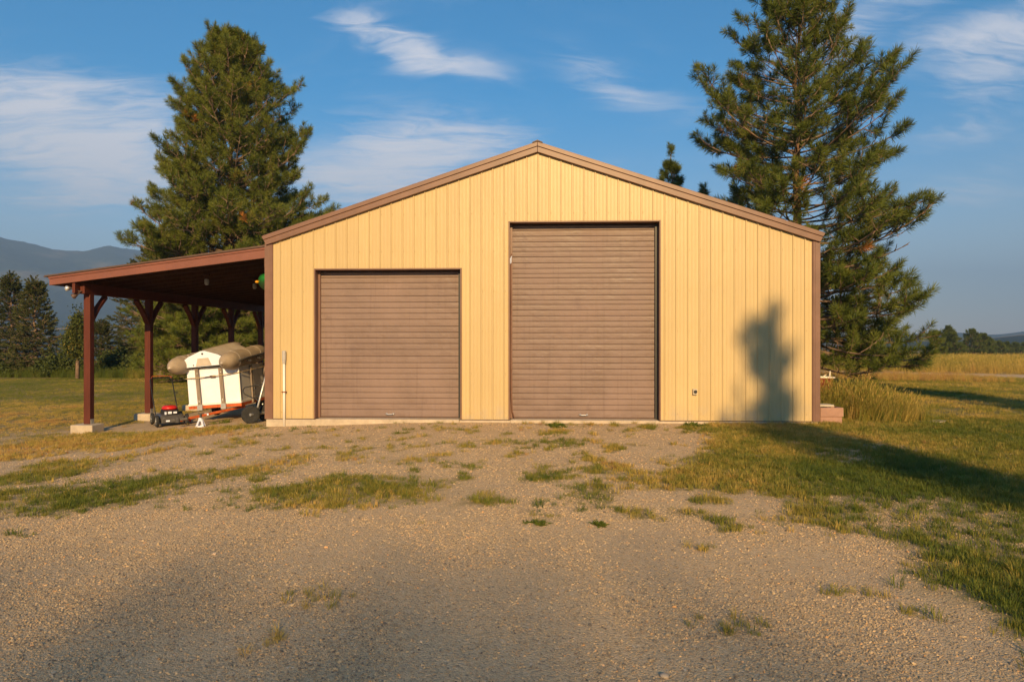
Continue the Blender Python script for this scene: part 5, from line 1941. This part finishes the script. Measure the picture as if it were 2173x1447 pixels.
leafy('leafy_tree', 'small leafy tree with pale trunk alone at the lawn edge', (-27.4, 24.6), 1.3, [(0, 0, 1.8, 0.55, 0.6), (-0.1, 0.1, 2.6, 0.5, 0.7), (0.1, 0, 3.5, 0.28, 0.7), (0.45, 0.2, 2.0, 0.35, 0.3), (-0.4, 0, 2.1, 0.35, 0.4)], 420, 'tree', 71, 0.5, 1.4, r0=0.10)
leafy('leafy_sapling', 'thin sapling with yellow leaves behind the second carport post', (-22.6, 25.0), 1.5, [(0.1, 0, 2.0, 0.5, 0.22), (-0.3, 0, 2.15, 0.3, 0.15), (0.5, 0, 2.15, 0.3, 0.16)], 130, 'tree', 72, 0.7, 1.5, r0=0.09, yellow=0.75)
rgs = np.random.default_rng(77)
for i in range(8):  # unseen row of trees, added to darken the near gravel
    x, y = -13.0 + 4.8 * i, -93.0
    tops = [(dx, float(rgs.uniform(-1.0, 1.0)), 32.55 + float(rgs.uniform(-0.22, 0.22)) - 2.6) for dx in (-2.0, -0.4, 1.2, 2.8)]
    leafy('leafy_tree', ('first', 'second', 'third', 'fourth', 'fifth', 'sixth', 'seventh', 'eighth')[i] + ' of the eight unseen leafy trees added behind the photographer to shade the near gravel', (x, y), 10.0,
          [(a, b, c, 2.3, 2.6) for a, b, c in tops] + [(0.3, 0.5, 26.5, 3.2, 3.2)], 1700, 'tree', 90 + i, 0.45, 1.3, group='unseen leafy trees added for shade', r0=0.35)
SHR = [(-38.5, 29.0, 1.6, 1.5, 'dark shrub at the far lawn edge, left of the spruces'), (-34.6, 27.0, 1.2, 1.1, 'dark low shrub under the slender conifer at the lawn edge'), (-30.6, 27.3, 1.3, 1.2, 'dark shrub between the bushy spruce and the leafy tree'), (-28.0, 30.0, 1.7, 1.8, 'grey-green shrub behind the leafy tree'),
       (-25.6, 28.5, 1.6, 1.5, 'grey-green shrub seen just right of the first carport post'), (-23.6, 29.5, 1.9, 1.9, 'tall grey-green shrub below the long-boughed spruce'), (-21.5, 28.5, 1.5, 1.5, 'green shrub behind the yellow-leaved sapling'), (-18.5, 28.0, 1.7, 1.7, 'green shrub behind the mulch bed'),
       (-42.5, 27.0, 1.6, 1.6, 'dark shrub beside the lawn at the left edge of the view')]
for i, (x, y, w_, h_, lab) in enumerate(SHR):
    leafy('shrub', lab, (x, y), 0.2, [(0, 0, h_ * 0.45, w_ * 0.8, h_ * 0.45), (w_ * 0.5, 0.2, h_ * 0.35, w_ * 0.6, h_ * 0.35), (-w_ * 0.5, -0.1, h_ * 0.4, w_ * 0.6, h_ * 0.4), (0.1, 0, h_ * 0.75, w_ * 0.5, h_ * 0.3)], 330, 'shrub', 80 + i, 0.32, 2.0, group='shrubs along the lawn edge', r0=0.04)

# ------------------------------------------------------------------ grass, weeds and gravel
def blades(name, n, h0, h1, spreadr, wid, bend, seed, head=False):
    rg = np.random.default_rng(seed)
    vs, fs = [], []
    for i in range(n):
        a = rg.random() * 6.283
        r = spreadr * math.sqrt(rg.random())
        bx, by = r * math.cos(a), r * math.sin(a)
        hgt = rg.uniform(h0, h1)
        da = rg.random() * 6.283 if bend < 0.6 else a + rg.normal(0, 0.5)
        ln = bend * hgt * rg.uniform(0.3, 1.1)
        dx, dy = math.cos(da), math.sin(da)
        sx, sy = -dy * wid / 2, dx * wid / 2
        k = len(vs)
        for f, w in ((0, 1.0), (0.5, 0.85)):
            z = hgt * f
            o = ln * f * f
            vs += [(bx + dx * o - sx * w, by + dy * o - sy * w, z), (bx + dx * o + sx * w, by + dy * o + sy * w, z)]
        vs.append((bx + dx * ln, by + dy * ln, hgt * (1 - 0.25 * bend)))
        fs += [(k, k + 1, k + 3, k + 2), (k + 2, k + 3, k + 4)]
        if head and rg.random() < 0.55:
            k = len(vs)
            tx, ty, tz = bx + dx * ln, by + dy * ln, hgt * (1 - 0.25 * bend)
            hl = 0.11 * rg.uniform(0.7, 1.3)
            hw = 0.008
            vs += [(tx, ty, tz - 0.02), (tx + sx / wid * 2 * hw + dx * 0.02, ty + sy / wid * 2 * hw + dy * 0.02, tz + hl * 0.4), (tx + dx * 0.05, ty + dy * 0.05, tz + hl), (tx - sx / wid * 2 * hw + dx * 0.02, ty - sy / wid * 2 * hw + dy * 0.02, tz + hl * 0.4)]
            fs.append((k, k + 1, k + 2, k + 3))
    return template(name, vs, fs, [M['blade']])


LAWN = make_set('lawn_clumps', [blades('lawn_clump_%d' % i, 26, 0.025, 0.075, 0.075, 0.0042, 0.5, 400 + i) for i in range(4)] + [blades('lawn_clump_rough_%d' % i, 22, 0.05, 0.12, 0.06, 0.006, 0.8, 410 + i) for i in range(3)])
TALL = make_set('tall_clumps', [blades('tall_clump_%d' % i, 30, 0.45, 0.95, 0.16, 0.0075, 0.55, 420 + i, True) for i in range(4)])


def rosette(name, n, ln, wid, seed):
    rg = np.random.default_rng(seed)
    vs, fs = [], []
    for i in range(n):
        a = rg.random() * 6.283
        e = R(rg.uniform(8, 60))
        L = ln * rg.uniform(0.5, 1.1)
        d = Vector((math.cos(a) * math.cos(e), math.sin(a) * math.cos(e), math.sin(e)))
        s = Vector((-math.sin(a), math.cos(a), 0)) * wid * 0.5
        b = Vector((rg.normal(0, 0.03), rg.normal(0, 0.03), 0.0))
        k = len(vs)
        m_ = b + d * L * 0.5 + Vector((0, 0, 0.1 * L))
        t = b + d * L - Vector((0, 0, 0.12 * L))
        vs += [tuple(b - s * 0.3), tuple(b + s * 0.3), tuple(m_ + s), tuple(t), tuple(m_ - s)]
        fs.append((k, k + 1, k + 2, k + 3, k + 4))
    return template(name, vs, fs, [M['blade']])


WEED = make_set('weed_rosettes', [rosette('weed_rosette_%d' % i, 34, 0.10, 0.012, 440 + i) for i in range(3)])


def sample(x0, x1, y0, y1, n, dens):
    x = RNG.uniform(x0, x1, n)
    y = RNG.uniform(y0, y1, n)
    k = RNG.random(n) < dens(x, y)
    return x[k], y[k]


CAMX, CAMY = 0.0, -14.5


def seen(x, y, m=1.0):
    """inside the wedge the yard camera could look into, with room for a step aside"""
    dy = y - CAMY + 2.0
    return (np.abs(x + 0.044 * dy) < dy * 0.80 + 2.5 * m) & (dy > 3.0)


def grass_layer():
    xs, ys, ss, ti, tn = [], [], [], [], []

    def put(x, y, s, t, tint):
        xs.append(x)
        ys.append(y)
        ss.append(s)
        ti.append(t)
        tn.append(tint)

    def tint_at(x, y):
        return 0.26 + 0.62 * (fbm(x * 0.8 + 7, y * 0.8 + 3, 4) - 0.42) + 0.5 * (fbm(x * 0.22 + 9, y * 0.22, 3) - 0.45)

    # near: patches and both lawns
    x, y = sample(-10.5, 12, -12.2, 1.5, 260000, lambda x, y: 0.62 * cover(x, y) ** 1.25 * seen(x, y))
    d = np.hypot(x - CAMX, y - CAMY)
    left = x < 1.2
    t = tint_at(x, y) + np.where(x < 0.8, 0.03, 0.17) + np.where((y > -5) & (x < 1.5), 0.14, 0.0) + np.where((y > -4.2) & (x < -6.0), 0.22, 0.0)
    put(x, y, RNG.uniform(0.5, 1.15, len(x)) * np.where(left, 0.85, 0.95), np.where(RNG.random(len(x)) < 0.42, RNG.integers(4, 7, len(x)), RNG.integers(0, 4, len(x))), t + RNG.normal(0, 0.12, len(x)))
    # side lawn further back
    x, y = sample(4.5, 34, 1.0, 27, 60000, lambda x, y: cover(x, y) * seen(x, y) * 0.8)
    put(x, y, RNG.uniform(0.9, 1.6, len(x)), RNG.integers(0, 4, len(x)), tint_at(x, y) + 0.16 + 0.12 * sstep(5, 20, y) + RNG.normal(0, 0.1, len(x)))
    # back lawn
    x, y = sample(-40, -6, -2, 27, 150000, lambda x, y: (cover(x, y) > 0.2) * cover(x, y) * seen(x, y) * np.where(y < 8, 0.9, 0.6))
    put(x, y, RNG.uniform(0.55, 1.0, len(x)), RNG.integers(0, 4, len(x)), tint_at(x, y) + 0.30 * sstep(12, -1, y) + 0.10 + RNG.normal(0, 0.1, len(x)))
    x, y = np.concatenate(xs), np.concatenate(ys)
    keep = ~on_shed(x, y)
    P = np.stack([x, y, ground_z(x, y) - 0.004], 1)[keep]
    n = len(P)
    rot = np.stack([RNG.normal(0, 0.1, n), RNG.normal(0, 0.1, n), RNG.random(n) * 6.28], 1)
    o = spread('grass', LAWN, P, rot, np.concatenate(ss)[keep], np.concatenate(ti)[keep], np.concatenate(tn)[keep])
    tag(o, 'short grass of the lawns and the patches in the gravel', 'grass', kind='stuff')
    COUNT['grass'] = n


grass_layer()


def tall_layer():
    # dry field beyond the track
    x, y = sample(4, 130, 22, 105, 60000, lambda x, y: (dist_line(ROAD, x, y) > 2.6) * seen(x, y) * (y > 33 - 0.5 * (x - 6)) * np.where(np.hypot(x, y) < 70, 1.0, 0.6))
    s = RNG.uniform(0.7, 1.15, len(x)) * (0.75 + 0.5 * fbm(x * 0.2 + 3, y * 0.2, 3))
    t = 0.72 + 0.55 * (fbm(x * 0.12, y * 0.12, 3) - 0.5) + RNG.normal(0, 0.08, len(x)) - 0.18 * sstep(30, 38, x) * sstep(60, 40, y)
    # dry brush between lawn and track
    bx, by = sample(7, 26, 13, 25, 9000, lambda x, y: (((x - 14.5) / 7.5) ** 2 + ((y - 18.6 + 0.25 * (x - 14.5)) / 3.0) ** 2 < 0.6 + 0.8 * fbm(x * 0.6, y * 0.6, 3)) * (x < 20) * (dist_line(ROAD, x, y) > 2.6) * 0.8)
    bs = RNG.uniform(0.2, 0.48, len(bx))
    bt = 0.84 + RNG.normal(0, 0.10, len(bx)) + 0.1 * (fbm(bx, by, 3) > 0.5)
    # rank grass below the pine behind the carport and along the lawn edge
    cx, cy = sample(-46, -8, 22, 31, 9000, lambda x, y: sstep(24.6, 25.8, y + 0.10 * (x + 24)) * 0.8)
    cs = RNG.uniform(0.45, 0.85, len(cx))
    ct = np.where((cx > -25) & (cx < -15), 0.46, 0.22) + RNG.normal(0, 0.1, len(cx))
    x, y = np.concatenate([x, bx, cx]), np.concatenate([y, by, cy])
    P = np.stack([x, y, ground_z(x, y) - 0.02], 1)
    n = len(P)
    rot = np.stack([RNG.normal(0, 0.12, n), RNG.normal(0.05, 0.12, n), RNG.random(n) * 6.28], 1)
    o = spread('dry_grass', TALL, P, rot, np.concatenate([s, bs, cs]), RNG.integers(0, 4, n), np.concatenate([t, bt, ct]))
    tag(o, 'tall dry golden grass of the field and the unmown edges', 'grass', kind='stuff')
    COUNT['tall'] = n
    # the rank clump by the shed corner
    x = RNG.normal(7.15, 0.65, 560)
    y = RNG.normal(1.5, 0.85, 560)
    k = (x > 5.95) & (y > 0.25) & (np.hypot((x - 7.1) / 1.45, (y - 1.5) / 1.9) < 1.0) & ~((x > 6.75) & (x < 7.4) & (y > 3.1))
    x, y = x[k], y[k]
    edge = np.hypot((x - 7.1) / 1.45, (y - 1.5) / 1.9)
    n = len(x)
    rot = np.stack([RNG.normal(0, 0.14, n), 0.18 + RNG.normal(0, 0.16, n), RNG.normal(0, 0.35, n)], 1)
    o = gather('grass_clump', TALL, np.stack([x, y, ground_z(x, y) - 0.02], 1), rot, RNG.uniform(0.7, 1.15, n) * (1 - 0.45 * edge), RNG.integers(0, 4, n), 0.55 + RNG.normal(0, 0.15, n) + 0.2 * (RNG.random(n) < 0.25), M['blade_real'], (7.1, 1.5, -0.05))
    tag(o, 'tall unmown grass clump leaning beside the stacked blocks at the shed corner', 'grass clump')


tall_layer()

WEEDS = [(-1.55, -9.99, 0.26, 0.10, 12, 0.52, 'dry low weed clump in the gravel, left of the view centre line'), (-1.55, -10.72, 0.15, 0.10, 8, 0.6, 'small brown weed clump at the bottom of the gravel'), (1.31, -8.83, 0.10, 0.08, 6, 0.45, 'small weed tuft in gravel just below the lawn tongue'),
         (-0.06, -8.08, 0.13, 0.07, 7, 0.18, 'small green weed tuft in gravel below the taller door'), (0.55, -8.12, 0.10, 0.07, 5, 0.2, 'small green weed tuft in gravel, right below the taller door'), (1.12, -10.39, 0.22, 0.12, 14, 0.42, 'low green weed clump in the near gravel, right of centre'),
         (2.16, -9.82, 0.26, 0.07, 10, 0.45, 'thin weed clump in near gravel close to the lawn edge'), (2.33, -10.17, 0.14, 0.06, 6, 0.3, 'small weed clump in near gravel touching the lawn edge'), (-4.7, -8.51, 0.12, 0.05, 6, 0.3, 'small green weed tuft at the left edge of the gravel'),
         (-7.5, 1.15, 0.28, 0.16, 16, 0.35, 'weeds growing under the trailer tongue by the jack stand'), (3.05, -0.55, 0.22, 0.16, 12, 0.12, 'bright green weed clump below the wall switch'), (0.3, -0.6, 0.22, 0.16, 10, 0.2, 'green weed clump at the foot of the taller door')]
for (x0, y0, rx, ry, n, tn, lab) in WEEDS:
    x = x0 + RNG.normal(0, rx * 0.55, n)
    y = y0 + RNG.normal(0, ry * 0.8, n)
    rot = np.stack([RNG.normal(0, 0.15, n), RNG.normal(0, 0.15, n), RNG.random(n) * 6.28], 1)
    tn = tn + (0.14 if y0 < -8.6 else 0)
    o = gather('weed_clump', WEED if tn < 0.3 else LAWN, np.stack([x, y, ground_z(x, y)], 1), rot, (RNG.uniform(0.4, 0.75, n) if y0 < -7.5 else RNG.uniform(0.7, 1.2, n)), RNG.integers(0, 3, n) if tn < 0.3 else RNG.integers(3, 7, n), tn + RNG.normal(0, 0.1, n), M['blade_real'], (x0, y0, float(ground_z(x0, y0))))
    tag(o, lab, 'weed', 'weeds growing in the gravel')


def stone(name, seed):
    rg = np.random.default_rng(seed)
    vs, fs = [], []
    t = (1 + 5 ** 0.5) / 2
    ico = np.array([(-1, t, 0), (1, t, 0), (-1, -t, 0), (1, -t, 0), (0, -1, t), (0, 1, t), (0, -1, -t), (0, 1, -t), (t, 0, -1), (t, 0, 1), (-t, 0, -1), (-t, 0, 1)], dtype=float)
    ico /= np.linalg.norm(ico[0])
    ico *= (1 + rg.normal(0, 0.17, (12, 1)))
    ico *= np.array([1.0, rg.uniform(0.6, 0.95), rg.uniform(0.45, 0.75)])
    f = [(0, 11, 5), (0, 5, 1), (0, 1, 7), (0, 7, 10), (0, 10, 11), (1, 5, 9), (5, 11, 4), (11, 10, 2), (10, 7, 6), (7, 1, 8), (3, 9, 4), (3, 4, 2), (3, 2, 6), (3, 6, 8), (3, 8, 9), (4, 9, 5), (2, 4, 11), (6, 2, 10), (8, 6, 7), (9, 8, 1)]
    return template(name, [tuple(p) for p in ico], f, [M['stone']])


STONES = make_set('gravel_pieces', [stone('gravel_piece_%d' % i, 500 + i) for i in range(7)])


def gravel_layer():
    xs, ys, sc = [], [], []
    for d0, d1, per, s0, s1 in ((2.2, 4.6, 7500, 0.0028, 0.0095), (4.6, 7.5, 3400, 0.0036, 0.0105), (7.5, 11.0, 900, 0.0055, 0.013), (11.0, 15.0, 220, 0.008, 0.017)):
        n = int(per * (d1 - d0) * 1.0 * (d1 * 1.75 + 1.5))
        y = RNG.uniform(d0, d1, n) + CAMY
        x = RNG.uniform(-1, 1, n) * (d1 * 0.86 + 0.8) - 0.3
        k = RNG.random(n) < (1 - 0.92 * np.clip(cover(x, y) * 1.4, 0, 1)) * (0.25 + 1.1 * sstep(0.30, 0.68, fbm(x * 1.1 + 5, y * 1.1 + 5, 4)))
        k &= ~on_shed(x, y + 0.06) & (np.abs(x + 0.2) < (y - CAMY) * 0.86 + 0.8)
        x, y = x[k], y[k]
        xs.append(x)
        ys.append(y)
        sc.append(s0 + (s1 - s0) * RNG.random(len(x)) ** 2.6 + 0.009 * (RNG.random(len(x)) < 0.004))
    x, y, s = np.concatenate(xs), np.concatenate(ys), np.concatenate(sc)
    n = len(x)
    P = np.stack([x, y, ground_z(x, y) + s * 0.18], 1)
    rot = np.stack([RNG.normal(0, 0.35, n), RNG.normal(0, 0.35, n), RNG.random(n) * 6.28], 1)
    tint = np.where(RNG.random(n) < 0.05, RNG.uniform(0.88, 0.98, n), np.clip(RNG.normal(0.36, 0.2, n), 0, 0.86))
    o = spread('gravel', STONES, P, rot, s, RNG.integers(0, 7, n), tint)
    tag(o, 'loose grey and tan gravel over the yard', 'gravel', kind='stuff')
    COUNT['gravel'] = n


gravel_layer()
# a few pebbles big enough to pick out
PEB = [(-4.22, -10.55, 0.035, 0.05, 'grey oval pebble in the near gravel at the left'), (2.0, -11.2, 0.028, 0.5, 'tan pebble at the bottom edge of the near gravel'), (0.62, -11.0, 0.024, 0.6, 'pale flat pebble in the near gravel at the centre')]
for x, y, s, tn, lab in PEB:
    mb = MB()
    mb.lathe([(0.0, -0.5 * s), (0.7 * s, -0.4 * s), (1.05 * s, -0.05 * s), (0.95 * s, 0.25 * s), (0.5 * s, 0.5 * s), (0.0, 0.56 * s)], (x, y, float(ground_z(x, y)) + 0.25 * s), (0.1, 0.05, 1), 12)
    tag(mb.build('pebble', simple('pebble_stone', (0.16, 0.17, 0.17) if tn < 0.1 else (0.42, 0.34, 0.25), 0.7), None, smooth=True, origin=(x, y, float(ground_z(x, y)))), lab, 'pebble', 'larger pebbles in the gravel')

# ------------------------------------------------------------------ haze
mb = MB()
mb.box(-7600, 7600, -4200, 7600, -40, 760)
hz = mb.build('haze', bpy.data.materials.new('haze_air'), None)
hm = hz.data.materials[0]
hm.use_nodes = True
H = NT(hm.node_tree)
H.n.clear()
pv = H.new('ShaderNodeVolumePrincipled')
pv.inputs['Color'].default_value = (0.31, 0.54, 0.98, 1.0)
pv.inputs['Density'].default_value = 0.00029
pv.inputs['Anisotropy'].default_value = 0.0
ho = H.new('ShaderNodeOutputMaterial')
H.l.new(pv.outputs[0], ho.inputs['Volume'])
tag(hz, kind='stuff')
